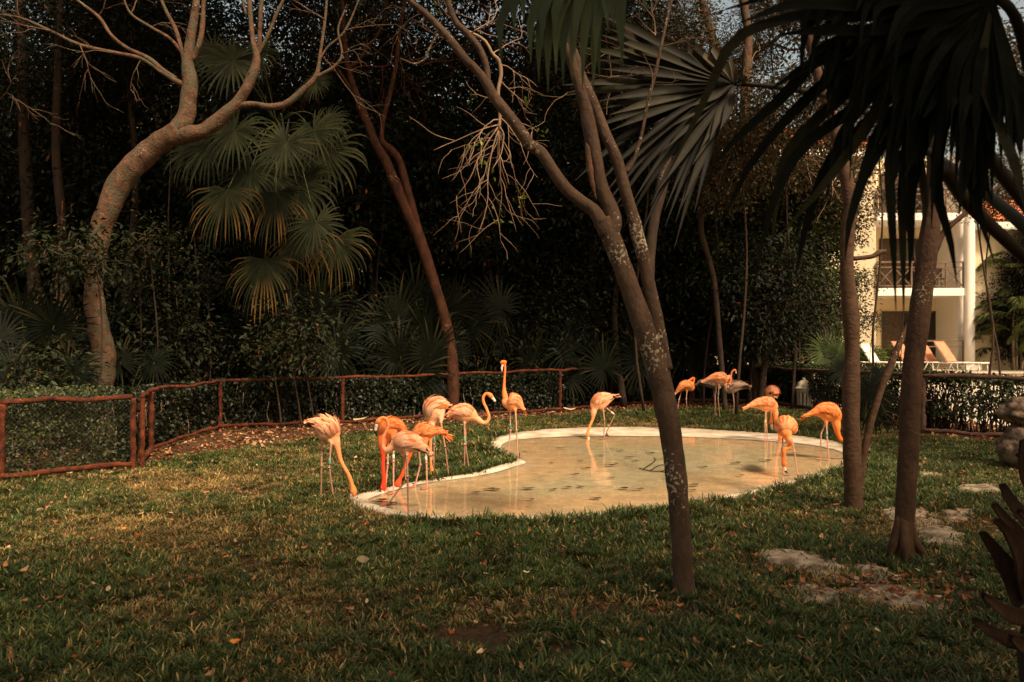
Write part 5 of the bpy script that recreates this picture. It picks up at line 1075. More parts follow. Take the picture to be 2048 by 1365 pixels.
for k in range(12):
    a0 = k*math.pi/6; aa = np.linspace(a0+.12, a0+math.pi/6-.12, 4); v = []
    for z, rr_ in ((.10, .158), (.25, .17), (.40, .174)):
        wv = (aa-aa.mean())*(1.0 if z < .3 and z > .2 else 1.25)+aa.mean()
        for t in wv: v.append([lp[0]+rr_*math.cos(t), lp[1]+rr_*math.sin(t), z])
    for z, rr_ in ((.10, .125), (.25, .13), (.40, .135)):
        for t in aa: v.append([lp[0]+rr_*math.cos(t), lp[1]+rr_*math.sin(t), z])
    f = [[i*4+j, i*4+j+1, (i+1)*4+j+1, (i+1)*4+j] for i in range(2) for j in range(3)]
    f += [[12+b_ for b_ in q[::-1]] for q in f[:6]]; f += [[i*4+j, (i+1)*4+j, (i+1)*4+j+12, i*4+j+12] for i in range(2) for j in (0, 3)]
    m.add(v, np.array(f))
m.build('drum', M_cast, rt)
m = MB(); lathe(m, lp[0], lp[1], [(.17, .46), (.20, .475), (.205, .50), (.185, .515), (.165, .53), (.155, .57), (.13, .62), (.09, .66), (.05, .685), (.03, .70), (.035, .715), (.025, .735), (.004, .745)]); m.build('cap', M_cast, rt)
# stack of coral rocks at the right edge
M_coral = plain('coral_rock', (.22, .15, .10), (.05, .033, .022), .95, 11, 1.2, 30, detail=10)
cr_ = G(2052, 940)
def rock(cx, cy, z0, rx, ry, rz, seed, lab_):
    th = np.linspace(0.02, np.pi-.02, 26); ph = np.linspace(0, 2*np.pi, 40, endpoint=False); v = []
    for a in th:
        for b in ph:
            d = Vector((math.sin(a)*math.cos(b), math.sin(a)*math.sin(b), math.cos(a))); k = 1+.28*noise.noise(d*1.7+Vector((seed, 0, 0)))+.12*noise.noise(d*5+Vector((seed, 4, 0)))-.16*abs(noise.noise(d*9+Vector((0, seed, 0))))
            v.append([cx+d.x*rx*k, cy+d.y*ry*k, max(z0-.02, z0+rz+d.z*rz*k)])
    m = MB(); m.add(v, gridf(26, 40)); o = m.build('coral_rock', M_coral); tag(o, lab_, 'rock')
rock(cr_[0], cr_[1], -.02, .30, .26, .30, 2.0, 'pitted coral rock standing on the grass, lower of the two at the right edge')
rock(cr_[0]-.02, cr_[1]+.02, .56, .27, .22, .17, 8.0, 'rough coral rock balanced on top of the other at the right edge')
# pale paving and a white bollard chain seen through the hedge stems
m = MB(); q = [G(1500, 800), G(1900, 850), (16, 17, 0), (16, 27.3, 0), (6, 27.3, 0), (4.5, 21, 0)]
q = np.array([(5.9, 19.2, .004), (7.6, 16.0, .004), (9.6, 13.6, .004), (18, 12, .004), (40, 14, .004), (40, 27.3, .004), (6.6, 27.3, .004)]); m.add(q, np.array([list(range(len(q)))])); m.build('garden_path', M_deck, smooth=False, kind='structure')
# small things on lawn and pool
M_black = plain('black_plastic', (.02, .018, .015), None, .5, 5, 0)
b = G(1275, 838); rt = root('sprinkler_head', 'small black sprinkler head standing in the grass beyond the pool', 'sprinkler', (b[0], b[1], 0))
m = MB(); lathe(m, b[0], b[1], [(.022, -.01), (.022, .10), (.018, .105)], 12); m.build('stem', M_black, rt); m = MB(); lathe(m, b[0], b[1], [(.035, .105), (.04, .13), (.036, .15), (.01, .155)], 14); m.build('cap', M_black, rt)
# twig lying in the water
m = MB(); zw = .024
for l in ([(1278,941),(1300,946),(1320,947),(1344,942)], [(1300,946),(1312,938),(1325,934),(1342,940)], [(1285,943),(1296,936),(1310,925),(1308,919)], [(1320,947),(1332,950)]): tube(m, [[*(G(x, y)[:2]), zw, .006] for x, y in l], 14, 5)
o = m.build('fallen_twig', M_barkdark); tag(o, 'thin dark forked twig lying in the pool left of the forked tree', 'twig')
r = np.random.default_rng(8); wl = [dry_leaf(200+i, c, L=.15, wr=.40, curl=.12) for i, c in enumerate([(.03, .018, .01), (.05, .03, .015), (.09, .05, .022)])]
spots_ = [(752,988),(760,1005),(770,1018),(782,1011),(1014,871),(832,953),(1050,907),(978,983),(988,984),(1056,982),(1105,984),(1133,979),(1160,978),(1245,981),(1276,983),(1222,960),(1228,931),(1150,952),(1258,918),(1385,985),(1387,975),(1102,930),(1172,940),(1240,905),(1200,915),(1405,938),(1470,930),(1120,900),(1300,910),(1480,955),(1330,962),(1190,1002),(1060,1004),(950,990),(1530,925),(1220,935),(1160,925),(1270,925),(1320,921)]
for i, (x, y) in enumerate(spots_):
    p = G(x, y); o = inst('floating_leaf', wl[i % 3], None, (p[0], p[1], .024), (0, 0, r.uniform(-.6, .6)), r.uniform(.6, 1.25)); tag(o, 'small dark narrow leaf floating on the pool water', 'leaf', 'dark leaves on the pool water')
ol = [dry_leaf(300+i, c, L=.10, wr=.6, curl=.7) for i, c in enumerate([(.60, .20, .04), (.50, .14, .03), (.62, .40, .22), (.40, .10, .03)])]
for i, (x, y) in enumerate([(103,1050),(472,1308),(283,1041),(274,1086),(250,1073),(552,1136),(344,1040),(732,1062),(655,1018),(575,1047),(622,1015),(505,1127),(450,1133),(958,1085),(1052,1163),(905,1290),(150,1340),(602,1330),(960,1330),(1300,1240)]):
    p = G(x, y); o = inst('fallen_leaf', ol[i % 4 if i not in (1,) else 0], None, (p[0], p[1], .055), (r.normal(0, .2), r.normal(0, .2), r.uniform(0, 6.28)), r.uniform(.4, .75)); tag(o, 'curled orange-brown fallen leaf lying on the lawn', 'leaf', 'orange fallen leaves on the lawn')
p = G(726, 1140); m = MB(); v = []
m0 = dry_leaf(400, (.24, .19, .11), L=.08, wr=.6, curl=.5); o = inst('broad_pale_leaf', m0, None, (p[0], p[1], .07), (.9, .1, .2), 1.1); tag(o, 'broad pale dried leaf standing up in the front lawn', 'leaf')
for i, (x, y, w_) in enumerate([(715, 847, .4), (1090, 823, .35), (1140, 825, .3)]):
    p = G(x, y); o = inst('husk', dry_leaf(500+i, (.55, .42, .24), L=w_, wr=.35, curl=.5), None, (p[0], p[1], .05), (.2, 0, r.uniform(-.4, .4)), 1); tag(o, ['pale dry palm husk lying by the back fence left of the flamingo group', 'pale dry palm husk lying by the fence right of the upright flamingo', 'smaller pale husk by the fence post behind the pool'][i], 'husk')
# ---------------------------------------------------------------- flamingos
def smooth_mesh(mb, voxel=.009, it=5):
    me = mb.mesh('tmp', M_bird); o = bpy.data.objects.new('tmp', me); COL.objects.link(o)
    a = o.modifiers.new('r', 'REMESH'); a.mode = 'VOXEL'; a.voxel_size = voxel; b = o.modifiers.new('s', 'SMOOTH'); b.factor = .5; b.iterations = it
    dg = bpy.context.evaluated_depsgraph_get(); e = o.evaluated_get(dg); em = e.to_mesh()
    V = np.empty(len(em.vertices)*3, np.float32); em.vertices.foreach_get('co', V); V = V.reshape(-1, 3).astype(float)
    Fq = [list(p.vertices) for p in em.polygons]; e.to_mesh_clear(); bpy.data.objects.remove(o); bpy.data.meshes.remove(me)
    return V, [np.array([f for f in Fq if len(f) == 4]), np.array([f for f in Fq if len(f) == 3], int).reshape(-1, 3)]
PALE = dict(body=(.82, .37, .18), belly=(.85, .47, .30), f1=(.87, .49, .30), f2=(.80, .19, .04), neck=(.84, .30, .12), head=(.85, .26, .07), leg=(.46, .24, .15), knee=(.10, .06, .045), foot=(.30, .16, .13), black=True)
ORAN = dict(body=(.84, .23, .05), belly=(.84, .30, .10), f1=(.86, .38, .15), f2=(.80, .13, .02), neck=(.84, .21, .04), head=(.82, .16, .03), leg=(.62, .38, .28), knee=(.55, .22, .14), foot=(.5, .22, .15), black=False)
RED = dict(body=(.80, .15, .035), belly=(.82, .24, .08), f1=(.84, .27, .08), f2=(.74, .06, .012), neck=(.80, .055, .015), head=(.80, .05, .015), leg=(.66, .42, .32), knee=(.62, .18, .12), foot=(.6, .18, .13), black=False)
GREY = dict(body=(.34, .20, .12), belly=(.50, .33, .23), f1=(.50, .34, .24), f2=(.14, .07, .04), neck=(.60, .24, .10), head=(.6, .15, .06), leg=(.45, .27, .19), knee=(.3, .17, .12), foot=(.3, .17, .12), black=True)
DUSK = dict(body=(.13, .075, .05), belly=(.16, .10, .07), f1=(.20, .14, .10), f2=(.07, .04, .03), neck=(.22, .12, .08), head=(.22, .12, .08), leg=(.2, .12, .09), knee=(.15, .09, .07), foot=(.15, .09, .07), black=True)
def mixp(a, b, t): return {k: (lerp(a[k], b[k], t) if k != 'black' else a[k]) for k in a}
def pt(q, Y): return P(q[0], q[1], Y+(q[2] if len(q) > 2 else 0))
def flamingo(label, Y, spine, neck, head, bill, legs, pal, side=(0, -1, 0), ruffle=0.0, bands=(), nr=(5.6, 3.3), seed=0, billdark=True, hr=4.6, wf=.80, fan_tail=0, lifted=()):
    s = Y/F; hr *= 1.18; r = np.random.default_rng(seed+50); b_0 = np.array([*head[:2]], float); bill = [tuple(b_0+(np.array(q[:2])-b_0)*1.25)+tuple(q[2:]) for q in bill]; side = nrm(np.array(side, float))
    fx = np.mean([pt(l[-1] if len(l) == 3 else l[2], Y) for l in legs], 0); rt = root('flamingo', label, 'flamingo', (fx[0], fx[1], 0), 'flamingos around the wading pool')
    sp = np.array([[*P(q[0], q[1], Y+(q[3] if len(q) > 3 else 0)), q[2]*s] for q in spine])
    C = crom(sp, 60); T = nrm(np.gradient(C[:, :3], axis=0)); S = np.tile(side, (60, 1)); U = nrm(np.cross(S, T)); 
    if U[35][2] < 0: U = -U
    S2 = nrm(np.cross(T, U))
    def surf(u, th, off_):
        if u < 0: c = C[0, :3]+T[0]*(u*np.linalg.norm(C[-1, :3]-C[0, :3])); rr_ = C[0, 3]; i = 0
        else:
            f = min(u, .999)*59; i = int(f); c = C[i, :3]+(C[min(i+1, 59), :3]-C[i, :3])*(f-i); rr_ = C[i, 3]+(C[min(i+1, 59), 3]-C[i, 3])*(f-i)
        n_ = math.cos(th)*U[i]+math.sin(th)*S2[i]*wf; return c+n_*(rr_+off_), n_, S2[i], U[i]
    m = MB(); sides = 18; a = np.linspace(0, 2*np.pi, sides, endpoint=False)
    v = np.array([C[i, :3]+C[i, 3]*(math.cos(t)*U[i]+math.sin(t)*S2[i]*wf) for i in range(60) for t in a]); k = 60*sides
    v = np.vstack([v, C[0, :3], C[-1, :3]+T[-1]*C[-1, 3]*.6]); j = np.arange(sides); j2 = (j+1) % sides
    m.add(v, [gridf(60, sides), np.stack([np.full(sides, k), j2, j], -1), np.stack([np.full(sides, k+1), 59*sides+j, 59*sides+j2], -1)])
    # neck: from inside the breast
    start = C[50, :3]; npts = [[*start, nr[0]*s*1.5]]
    nn = len(neck); hp = pt(head, Y)
    for i, q in enumerate(neck):
        f = i/max(nn-1, 1); rad = (nr[0]*(1-min(1, f*2.2))+nr[1]*min(1, f*2.2))*(1.35 if i == 0 else 1.0); npts.append([*pt(q, Y), rad*s])
    bq = [pt(q, Y) for q in bill]; hd = nrm(bq[0]-npts[-1][:3])
    NPT = np.array(npts); tube(m, npts+[[*(hp-hd*hr*s*.5), hr*s*.78]], len(npts)*6, 12)
    tube(m, [[*(hp-hd*hr*s*1.5), nr[1]*s*.85], [*(hp-hd*hr*s*.7), hr*s*.85], [*hp, hr*s], [*(hp+hd*hr*s*.8), hr*s*.8], [*(bq[0]), hr*s*.5]], 14, 12)
    # thighs
    for l in legs:
        h = pt(l[0], Y); i = int(np.argmin(np.linalg.norm(C[:, :3]-h-Z3*.12, axis=1))); i = min(max(i, 18), 46); c = C[i, :3]-U[i]*C[i, 3]*.35
        tube(m, [[*c, .055], [*(c*.45+h*.55), .036], [*h, .015], [*(h+(pt(l[1], Y)-h)*.12), .011]], 10, 10)
    V, Fs = smooth_mesh(m)
    # plumage colour from where each point lies: body, along the neck, head
    NC = crom(NPT, 40); dn = np.linalg.norm(V[:, None]-NC[None, :, :3], axis=2); ni = dn.argmin(1); dnn = dn.min(1)
    db = np.min(np.linalg.norm(V[:, None]-C[None, :, :3], axis=2)-C[None, :, 3], axis=1)
    tn = np.clip((db-.0)/.035, 0, 1)*np.clip((ni-5)/12, 0, 1)
    Vz = V[:, 2]; under = np.clip((np.interp(V[:, 0], *(lambda q: (q[np.argsort(q[:, 0]), 0], q[np.argsort(q[:, 0]), 2]))(C[::4]))-Vz)/.10, 0, 1)
    col = lerp(np.tile(pal['body'], (len(V), 1)), np.tile(pal['belly'], (len(V), 1)), under[:, None]*np.ones(3) if False else under) if False else np.array([np.array(pal['body'])*(1-u)+np.array(pal['belly'])*u for u in under])
    w = tn[:, None]; col = col*(1-w)+np.array(pal['neck'])*w
    hd_ = np.clip((ni-24)/14, 0, 1)*(tn > .3); hd_ = np.maximum(hd_, (np.linalg.norm(V-hp, axis=1) < hr*s*1.9)*1.0)[:, None]; col = col*(1-hd_)+np.array(pal['head'])*hd_
    body = MB(); body.add(V, [f for f in Fs if len(f)], 0, col)
    for li, l in enumerate(legs):
        h, kn, ft = [pt(q, Y) for q in l[:3]]; lift = len(l) > 3
        if not lift: ft = np.array([ft[0]*1.0, ft[1], l[2][3] if len(l[2]) > 3 else .016])
        rl = .0098
        tube(body, [[*h, .012], [*(h*.5+kn*.5), rl*.95], [*(kn*.93+h*.07), rl], [*kn, rl*1.6], [*(kn*.93+ft*.07), rl*1.05], [*(kn*.5+ft*.5), rl*.85], [*(kn*.06+ft*.94), rl*.85], [*ft, rl*1.2]], 30, 8, col=np.repeat(np.array([pal['leg']]*13+[pal['knee']]*5+[lerp(pal['leg'], pal['foot'], .4)]*8+[pal['foot']]*4), 8, 0) if False else pal['leg'], cap=False)
        nL = 30*8; cc = np.repeat(np.array([pal['leg']]*11+[pal['knee']]*5+[lerp(pal['leg'], pal['knee'], .35)]*10+[pal['foot']]*4), 8, 0); body.C[-1] = cc
        fd = np.array(l[3] if lift else (l[2][4] if len(l[2]) > 4 else (-.8, -.6, 0)), float); fd = nrm(fd); sv = nrm(np.cross(fd, Z3) if abs(fd[2]) < .9 else np.array([1., 0, 0])); tl = .075
        tips_ = [ft+fd*tl*.95+sv*q*.036 for q in (-1, 0, 1)]
        for tp in tips_: tube(body, [[*ft, .0085], [*(ft*.5+tp*.5+Z3*.002), .0055], [*tp, .0035]], 6, 5, col=pal['foot'])
        web = [ft+Z3*.003]+[ft*.15+tp*.85+Z3*.002 for tp in tips_]; th_ = Z3*.003
        body.add(web+[q-th_ for q in web], np.array([[0, 1, 2], [0, 2, 3], [4, 6, 5], [4, 7, 6], [1, 5, 6], [1, 6, 2], [2, 6, 7], [2, 7, 3]]), 0, pal['foot'])
    body.build('body', M_bird, rt)
    # bill: pale base, black bent tip
    m = MB(); b0, b1, b2 = bq[0]-hd*hr*s*.35, bq[1], bq[2]; tube(m, [[*b0, hr*s*.62], [*(b0*.5+b1*.5), hr*s*.50], [*b1, hr*s*.45]], 8, 10, col=(.80, .68, .55)); bo = m.build('bill', M_bill, rt)
    m = MB(); tube(m, [[*(b1*1.0), hr*s*.452], [*(b1*.5+b2*.5), hr*s*.36], [*b2, hr*s*.10]], 8, 10, col=(.015, .012, .01) if billdark else (.8, .7, .6)); m.build('bill_tip', M_bill, bo)
    es = nrm(np.cross(hd, side)) ; ev = side if True else es
    for sg in (-1, 1):
        m = MB(); e0 = hp+ev*sg*hr*s*.86; tube(m, [[*(e0-ev*sg*.004), .0058], [*(e0+ev*sg*.002), .0045]], 4, 8, col=(.75, .55, .15)); eo = m.build('eye', M_bill, rt)
        m = MB(); tube(m, [[*(e0+ev*sg*.001), .003], [*(e0+ev*sg*.0032), .0022]], 3, 8, col=(.01, .01, .01)); m.build('pupil', M_bill, eo)
    # wings: overlapping feathers that follow the body
    ln = np.linalg.norm(C[-1, :3]-C[0, :3])
    for sg in (-1, 1):
        m = MB(); rowsu = np.linspace(.84, .10, 13)
        for ri, u0 in enumerate(rowsu):
            nth = 7 if ri < 8 else 6
            for q in range(nth):
                th0 = math.radians(4+ (98-(18 if ri > 8 else 0))*(q+.5*(ri % 2))/nth+r.normal(0, 3)); L = (.075+.085*(ri/12))*r.uniform(.85, 1.15)/ln; L = min(L, (u0+.10)); W = .017+.007*(ri/12)
                prim = pal['black'] and th0 > math.radians(62) and u0 < .45 and r.random() < .75
                c = np.array(pal['f1'])*(1-(b_ := np.clip(r.beta(.5, .9)+.25*(ri/12-.3), 0, 1)))+np.array(pal['f2'])*b_
                if prim: c = np.array([.014, .010, .008])
                K = 6; vs = []; rv = r.uniform(.82, 1.1); lf = ruffle*r.uniform(0, 1)*(th0 < 1.3); off0 = .004+.0006*q+.0012*(12-ri)*0; wig = r.normal(0, .12)
                for k_ in range(K):
                    f = k_/(K-1); u = u0-L*f; p, n_, s2, u2 = surf(u, th0*(1-.10*f)+wig*f*.3, off0+f*.022+lf*f*f*.05)
                    tang = nrm(-math.sin(th0)*u2+math.cos(th0)*s2*wf)*sg
                    # mirror to other flank
                    p2 = p.copy()
                    if sg < 0:
                        ci = C[min(max(int(max(u, 0)*59), 0), 59), :3] if u >= 0 else C[0, :3]+T[0]*(u*ln); d_ = p-ci; p2 = p-2*np.dot(d_, s2)*s2; n_ = n_-2*np.dot(n_, s2)*s2; 
                        tang = nrm(-math.sin(th0)*u2-math.cos(th0)*s2*wf)
                    w_ = W*math.sin(math.pi*min(.96, .18+.80*f))**.6*(1 if f < .95 else .35)
                    vs += [p2-tang*w_-n_*w_*.22, p2, p2+tang*w_-n_*w_*.22]
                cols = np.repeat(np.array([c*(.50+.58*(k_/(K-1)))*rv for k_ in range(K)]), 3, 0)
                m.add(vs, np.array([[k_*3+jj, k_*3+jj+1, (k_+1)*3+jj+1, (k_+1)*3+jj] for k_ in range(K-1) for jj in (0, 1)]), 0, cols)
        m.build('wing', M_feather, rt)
    m = MB(); td = -T[2]
    for q in range(9+fan_tail):
        f = (q-4-fan_tail/2)/5; d = nrm(td+S2[2]*f*.35+U[2]*(r.normal(0, .06)+(.28*f if fan_tail else 0)-(.12 if fan_tail else 0))); L = .045*r.uniform(.8, 1.3)*(1.8 if fan_tail else 1); b = C[4, :3]+U[2]*r.uniform(-.008, .01)
        c = lerp(pal['f1'], pal['f2'], r.random()); sv = nrm(np.cross(d, U[2])); K = 5; vs = []
        for k_ in range(K):
            ff = k_/(K-1); p = b+d*(L+ .04)*ff-Z3*.012*ff*ff; w_ = .011*math.sin(math.pi*min(.95, .2+.75*ff))**.6; vs += [p-sv*w_, p+U[2]*.003, p+sv*w_]
        m.add(vs, np.array([[k_*3+jj, k_*3+jj+1, (k_+1)*3+jj+1, (k_+1)*3+jj] for k_ in range(K-1) for jj in (0, 1)]), 0, c)
    m.build('tail', M_feather, rt)
    for li, bc_ in bands:
        l = legs[li]; h, kn = pt(l[0], Y), pt(l[1], Y); a_ = kn+(h-kn)*.12; b_ = kn+(h-kn)*.36; m = MB(); tube(m, [[*a_, .0125], [*b_, .0125]], 4, 10, col=bc_); m.build('leg_band', M_bill, rt)
    return rt
TEAL, WHT, YEL = (.10, .32, .28), (.75, .72, .65), (.75, .55, .05)
flamingo('pale flamingo with ruffled back, neck down to the grass, farthest left of all flamingos', 7.5,
 [(617,853,2),(629,851,8),(643,854,18),(656,861,23),(666,870,18),(671,879,9)], [(671,884),(676,900),(683,925),(697,950),(704,970)], (707,983), [(705,989),(702,993),(699,996)],
 [[(644,884,.06),(643,933,.06),(642,985,.08,.016)],[(662,886,-.05),(658.5,936,-.05),(667,997,-.03,.012)]], mixp(PALE, ORAN, .15), ruffle=1.0, bands=[(1, TEAL)], nr=(7.5, 4.4), seed=1, hr=6.0)
flamingo('red-orange flamingo behind the front one, its straight red neck down at the pool rim', 7.72,
 [(807,864,2),(799,854,7),(788,852,14),(776,857,18),(767,868,13),(764,878,8)], [(764,886),(766,910),(766,933),(768,955)], (767,974), [(766,981),(766,984),(767,987)],
 [[(776,884,.04),(775.5,928,.04),(770,989,.04,.016)],[(787,886,-.04),(787,923,-.04),(787,988,-.03,.016)]], RED, side=(-.5, -1, 0), bands=[(1, WHT)], nr=(6.5, 4.2), seed=2, hr=5.6, ruffle=.3)
flamingo('pink-and-white flamingo in front with an S-curved neck, one leg stretched back, standing in the water', 6.82,
 [(857,907,2),(846,898,8),(829,890,17),(809,887,21),(793,889,15),(783,894,8)], [(779,899),(772,903),(766,893),(766,878),(771,866),(776,852),(774,841),(768,836),(762,837)], (757,843), [(753.5,849),(752,858),(755,868)],
 [[(814,910,-.04),(815,954,-.04),(817,1029,-.03,.016)],[(806,912,.05),(812,960,.05),(781,1002,.05),(-.75, 0, -.6)]], PALE, bands=[], nr=(5.6, 3.6), seed=3, hr=5.2)
flamingo('orange-red flamingo bending left behind the front one, its scarlet neck and head at the rim', 7.97,
 [(888,868,1.5),(874,864,5),(860,866,12),(846,866,16),(833,872,13),(825,882,9)], [(824,890),(819,910),(812,930),(805,948),(800,958)], (796,967), [(793,973),(792,976),(791,979)],
 [[(837,893,.05),(841,930,.05),(829,980,.05,.016,(-1, -.1, 0))],[(850,892,-.04),(853,926,-.04),(854,975,-.03,.016,(-1, -.1, 0))]], mixp(RED, ORAN, .35), bands=[(1, WHT)], nr=(6.2, 4.2), seed=4, hr=5.8, ruffle=.4, fan_tail=2)
flamingo('pale pink flamingo with upturned rump whose straight neck drops to the pool edge', 8.66,
 [(898,816,1.5),(889,813,8),(878,812,16),(868,818,20),(863,832,16),(861,845,9)], [(862,856),(861,883),(861,911),(862,930)], (864,946), [(864,952),(864.5,957),(864,962)],
 [[(882,846,-.05),(890,894,-.05),(898,957,-.03,.0)],[(870,848,.06),(868,890,.06),(867,944,.06,0)]], PALE, side=(-.25, -1, 0), bands=[(1, TEAL)], nr=(5.6, 2.9), seed=5, hr=4.2, ruffle=.5, billdark=False)
flamingo('pale flamingo with black wing edge and head raised on an S-curved neck, facing right', 9.15,
 [(888,838,1.5),(898,832,4),(911,827,12),(927,827,17.5),(941,830,15),(951,836,8.5)], [(958,841),(966,846),(974,844),(978,834),(974,820),(968,807),(966,797),(970,789),(976,787)], (981,791.5), [(985,796),(988.5,801),(988,807)],
 [[(929,847,-.04),(929,890,-.04),(929,941,-.03,0)],[(931,847,.05),(931,890,.05),(938,938,.06,0)]], mixp(PALE, ORAN, .1), bands=[(0, TEAL)], nr=(4.6, 3.0), seed=6, hr=4.3, wf=.85)
flamingo('orange flamingo standing tall with its neck straight up, at the left bay of the pool', 9.97,
 [(1045,819,1.5),(1039,813,7),(1030,806,15),(1021,805,16.5),(1013,803,12),(1009.5,797,6.5)], [(1009,789),(1008,775),(1009,755),(1010,740),(1009.5,729)], (1006.5,725), [(1004.5,729),(1004,734),(1004.5,740)],
 [[(1020,824,.04),(1021,862,.04),(1015,917,.04,.016)],[(1031,824,-.04),(1033,861,-.04),(1036,919,-.03,.016)]], mixp(ORAN, PALE, .25), side=(.35, -1, 0), bands=[(0, TEAL)], nr=(4.3, 2.6), seed=7, hr=3.9, billdark=False)
flamingo('pale flamingo dipping its bill in the water at the far rim, one knee bent behind', 11.98,
 [(1234,794,1),(1225,796,4.5),(1213,799,11.5),(1202,803,15),(1192,809,13),(1187,818,7.5)], [(1187,824),(1185.5,838),(1181,849),(1177,860)], (1175.5,869.5), [(1176,875),(1177.5,879),(1179,882.5)],
 [[(1206,817,-.04),(1209,841,-.04),(1207.5,880,-.03,.016)],[(1210,814,.05),(1229.5,830,.05),(1213,865,.05),(.1, 0, -1)]], PALE, bands=[(1, WHT)], nr=(4.6, 2.7), seed=8, hr=3.5, ruffle=.3)
flamingo('small orange flamingo preening its back just right of the forked trunk, by the far fence', 16.8,
 [(1352.5,787,1),(1359,780,5),(1367,773.5,9),(1375,772,10),(1381,776,9),(1384,780,6)], [(1386,776),(1386,768),(1388,761),(1388.5,757.5),(1386,756)], (1381.5,759.5), [(1378.5,761),(1376,763),(1374.5,765)],
 [[(1362.7,784,.05),(1358,800,.05),(1355,822,.05,0)],[(1373.7,785,-.04),(1372.4,799,-.04),(1374.5,823,-.03,0)]], ORAN, nr=(2.8, 1.9), seed=9, hr=2.5)
flamingo('orange-backed flamingo with a white belly, tallest of the cluster by the far fence', 15.3,
 [(1407,764,1),(1418,759.5,4),(1430,757.5,9.5),(1441,758.5,12.5),(1449,760,11),(1453,762,7)], [(1455,757),(1457,752.5),(1460.5,753),(1461.5,759),(1460,765)], (1458.5,769), [(1457,772),(1456,774.5),(1456.5,777)],
 [[(1433,774,.05),(1430,797,.05),(1430,836,.05,0)],[(1437.7,773,-.04),(1436,797,-.04),(1440,837,-.03,0)]], mixp(ORAN, PALE, .5), bands=[(1, TEAL)], nr=(3.0, 1.9), seed=10, hr=2.5)
flamingo('grey-brown young flamingo with pale-edged ruffled wings, its orange neck raised, in the far cluster', 15.7,
 [(1496,777,2.5),(1487,774,5.5),(1476,773.5,9),(1465,776,11),(1455,778,9.5),(1449.5,776,6)], [(1449,770),(1453,768.5),(1459,768),(1462,761),(1462,750),(1464.5,743.5),(1468,740.5)], (1470.5,741.5), [(1471.5,744),(1472,746),(1471.5,748)],
 [[(1465.5,788,-.04),(1468,806,-.04),(1467,834,-.03,0)],[(1467,788,.05),(1469,806,.05),(1468,833,.05,0)]], GREY, nr=(3.1, 2.0), seed=11, hr=2.1, ruffle=.9)
flamingo('dark dusky young flamingo half hidden behind the orange-backed one in the far cluster', 16.3,
 [(1394,771,2),(1401,767,5),(1411,767,7.5),(1421,769,8.5),(1430,772,7),(1434,774,5)], [(1436,770),(1438,766),(1441,764),(1443,768)], (1442,771), [(1441,774),(1440,776),(1440,778)],
 [[(1427,776,.04),(1429,799,.04),(1430,826,.05,0)],[(1431,776,-.04),(1431,799,-.04),(1432,827,-.03,0)]], DUSK, nr=(2.6, 1.8), seed=12, hr=2.2)
flamingo('round-backed peach flamingo seen from behind, its bill hanging down, beyond the pool rim', 12.75,
 [(1551,792,2.5,-.22),(1549,789,7,-.14),(1546,786,11.5,-.03),(1544,785.5,12.5,.08),(1542,789,9.5,.18),(1541.5,795,6,.22)], [(1541.5,802,.2),(1541.5,820,.15),(1542,832,.1)], (1541.5,845,.1), [(1542,850,.1),(1543,854,.08),(1544,858,.06)],
 [[(1547,798,.02),(1549,828,.02),(1549,868,.02,0)],[(1543,798,-.04),(1549.5,828,-.02),(1551,869,0,0)]], mixp(PALE, ORAN, .35), side=(1, .3, 0), nr=(3.4, 2.1), seed=13, hr=3.8, billdark=False, wf=1.0)
flamingo('light orange flamingo with a pointed tail, its neck dropping behind the one facing us', 11.7,
 [(1491.5,817,1),(1503,812,4),(1517,809,10),(1531,809.5,14),(1543,812,13),(1550,818,9)], [(1551,826),(1551,840),(1555,855),(1559,868)], (1561,878), [(1561,884),(1561.5,888),(1562,892)],
 [[(1531.5,824,-.04),(1530,850,-.04),(1530.5,884,-.03,.016)],[(1533,825,.05),(1533,853,.05),(1535,882,.05,.016)]], mixp(ORAN, PALE, .35), bands=[(0, YEL)], nr=(4.4, 3.2), seed=14, hr=4.0)
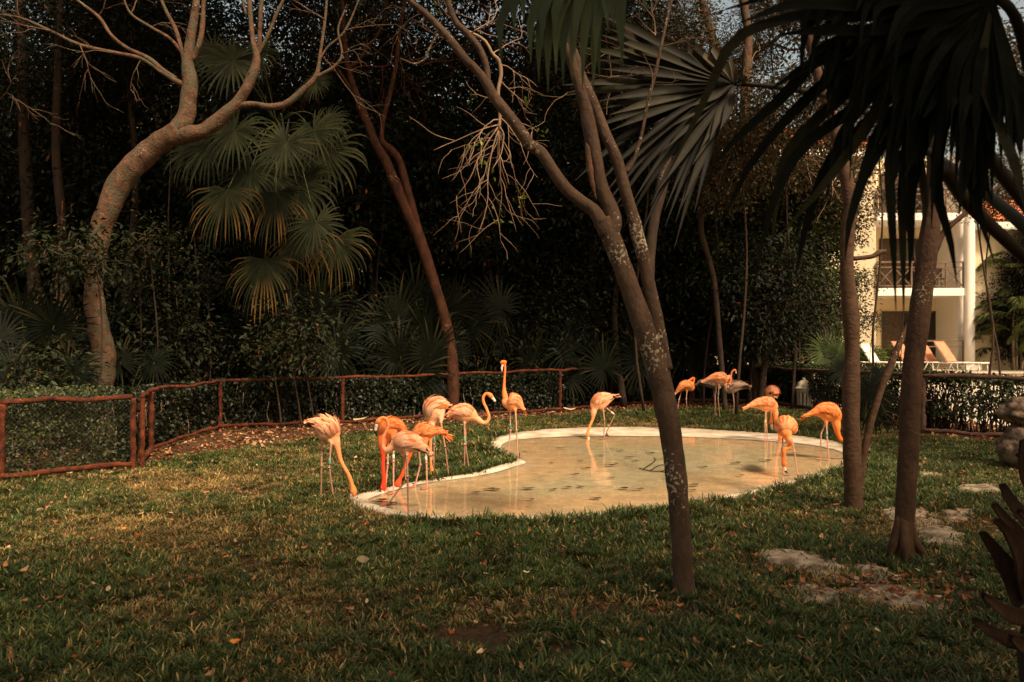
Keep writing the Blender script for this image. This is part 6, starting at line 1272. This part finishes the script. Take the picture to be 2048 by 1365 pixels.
flamingo('orange flamingo facing the viewer in the pool, neck looped down between its legs', 8.78,
 [(1571,846,3,.28),(1571,848,11,.18),(1571.5,852,17.5,.05),(1571.5,857,18.5,-.06),(1572,866,13,-.15),(1574,874,8,-.19)], [(1578,880,-.18),(1580.5,888,-.16),(1578,896,-.15),(1572,897,-.16),(1568,901,-.17),(1568,912,-.17),(1567,920,-.17)], (1568,928,-.17), [(1568.3,934.5,-.17),(1570,939,-.17),(1573.5,943,-.17)],
 [[(1565.7,876,0),(1564,905.6,0),(1567,951,0,.016,(.2, -1, 0))],[(1583,875,0),(1588.4,904,0),(1595,952,0,.016,(.2, -1, 0))]], mixp(ORAN, PALE, .15), side=(1, 0, 0), bands=[(0, TEAL)], nr=(5.6, 4.2), seed=15, hr=4.8, wf=1.0)
flamingo('vivid orange flamingo with spread tail feathers, its neck curving down behind the slender tree', 9.88,
 [(1614,832,1.5),(1629,827,6),(1644,824,15),(1658,826,18.5),(1669,832,15.5),(1674,841,10)], [(1673,851),(1675.5,866),(1682,879),(1691,884),(1699,886)], (1707,890), [(1712,894),(1715,898),(1716,903)],
 [[(1651,848,.05),(1642,868,.05),(1641,919,.05,.016)],[(1653,849,-.04),(1654,876,-.04),(1658,925,-.03,.016)]], dict(ORAN, body=(.84, .22, .04), f1=(.86, .32, .10), neck=(.86, .17, .02)), bands=[(1, TEAL)], nr=(6.0, 4.0), seed=16, hr=4.6, fan_tail=4)
# alike neighbours: say which is which
seen = {}
for o in COL.objects:
    if o.get('group') and o.get('label') and o.name.split('.')[0] in ('leafy_tree', 'leafy_shrub', 'fan_palm'): seen.setdefault(o['label'], []).append(o)
for l, os_ in seen.items():
    if len(os_) > 1:
        os_.sort(key=lambda o: o.location.x)
        for k, o in enumerate(os_): o['label'] = l.replace(', near row', '').replace(', far row', '')+(', left one' if k == 0 else ', right one' if k == len(os_)-1 else ', middle one' if len(os_) == 3 else ', '+['', 'second', 'third', 'fourth'][min(k, 3)]+' from the left')
print('objects', len(bpy.data.objects), 'tris', sum(len(o.data.loops)-2*len(o.data.polygons) for o in SC.objects if o.type == 'MESH'))
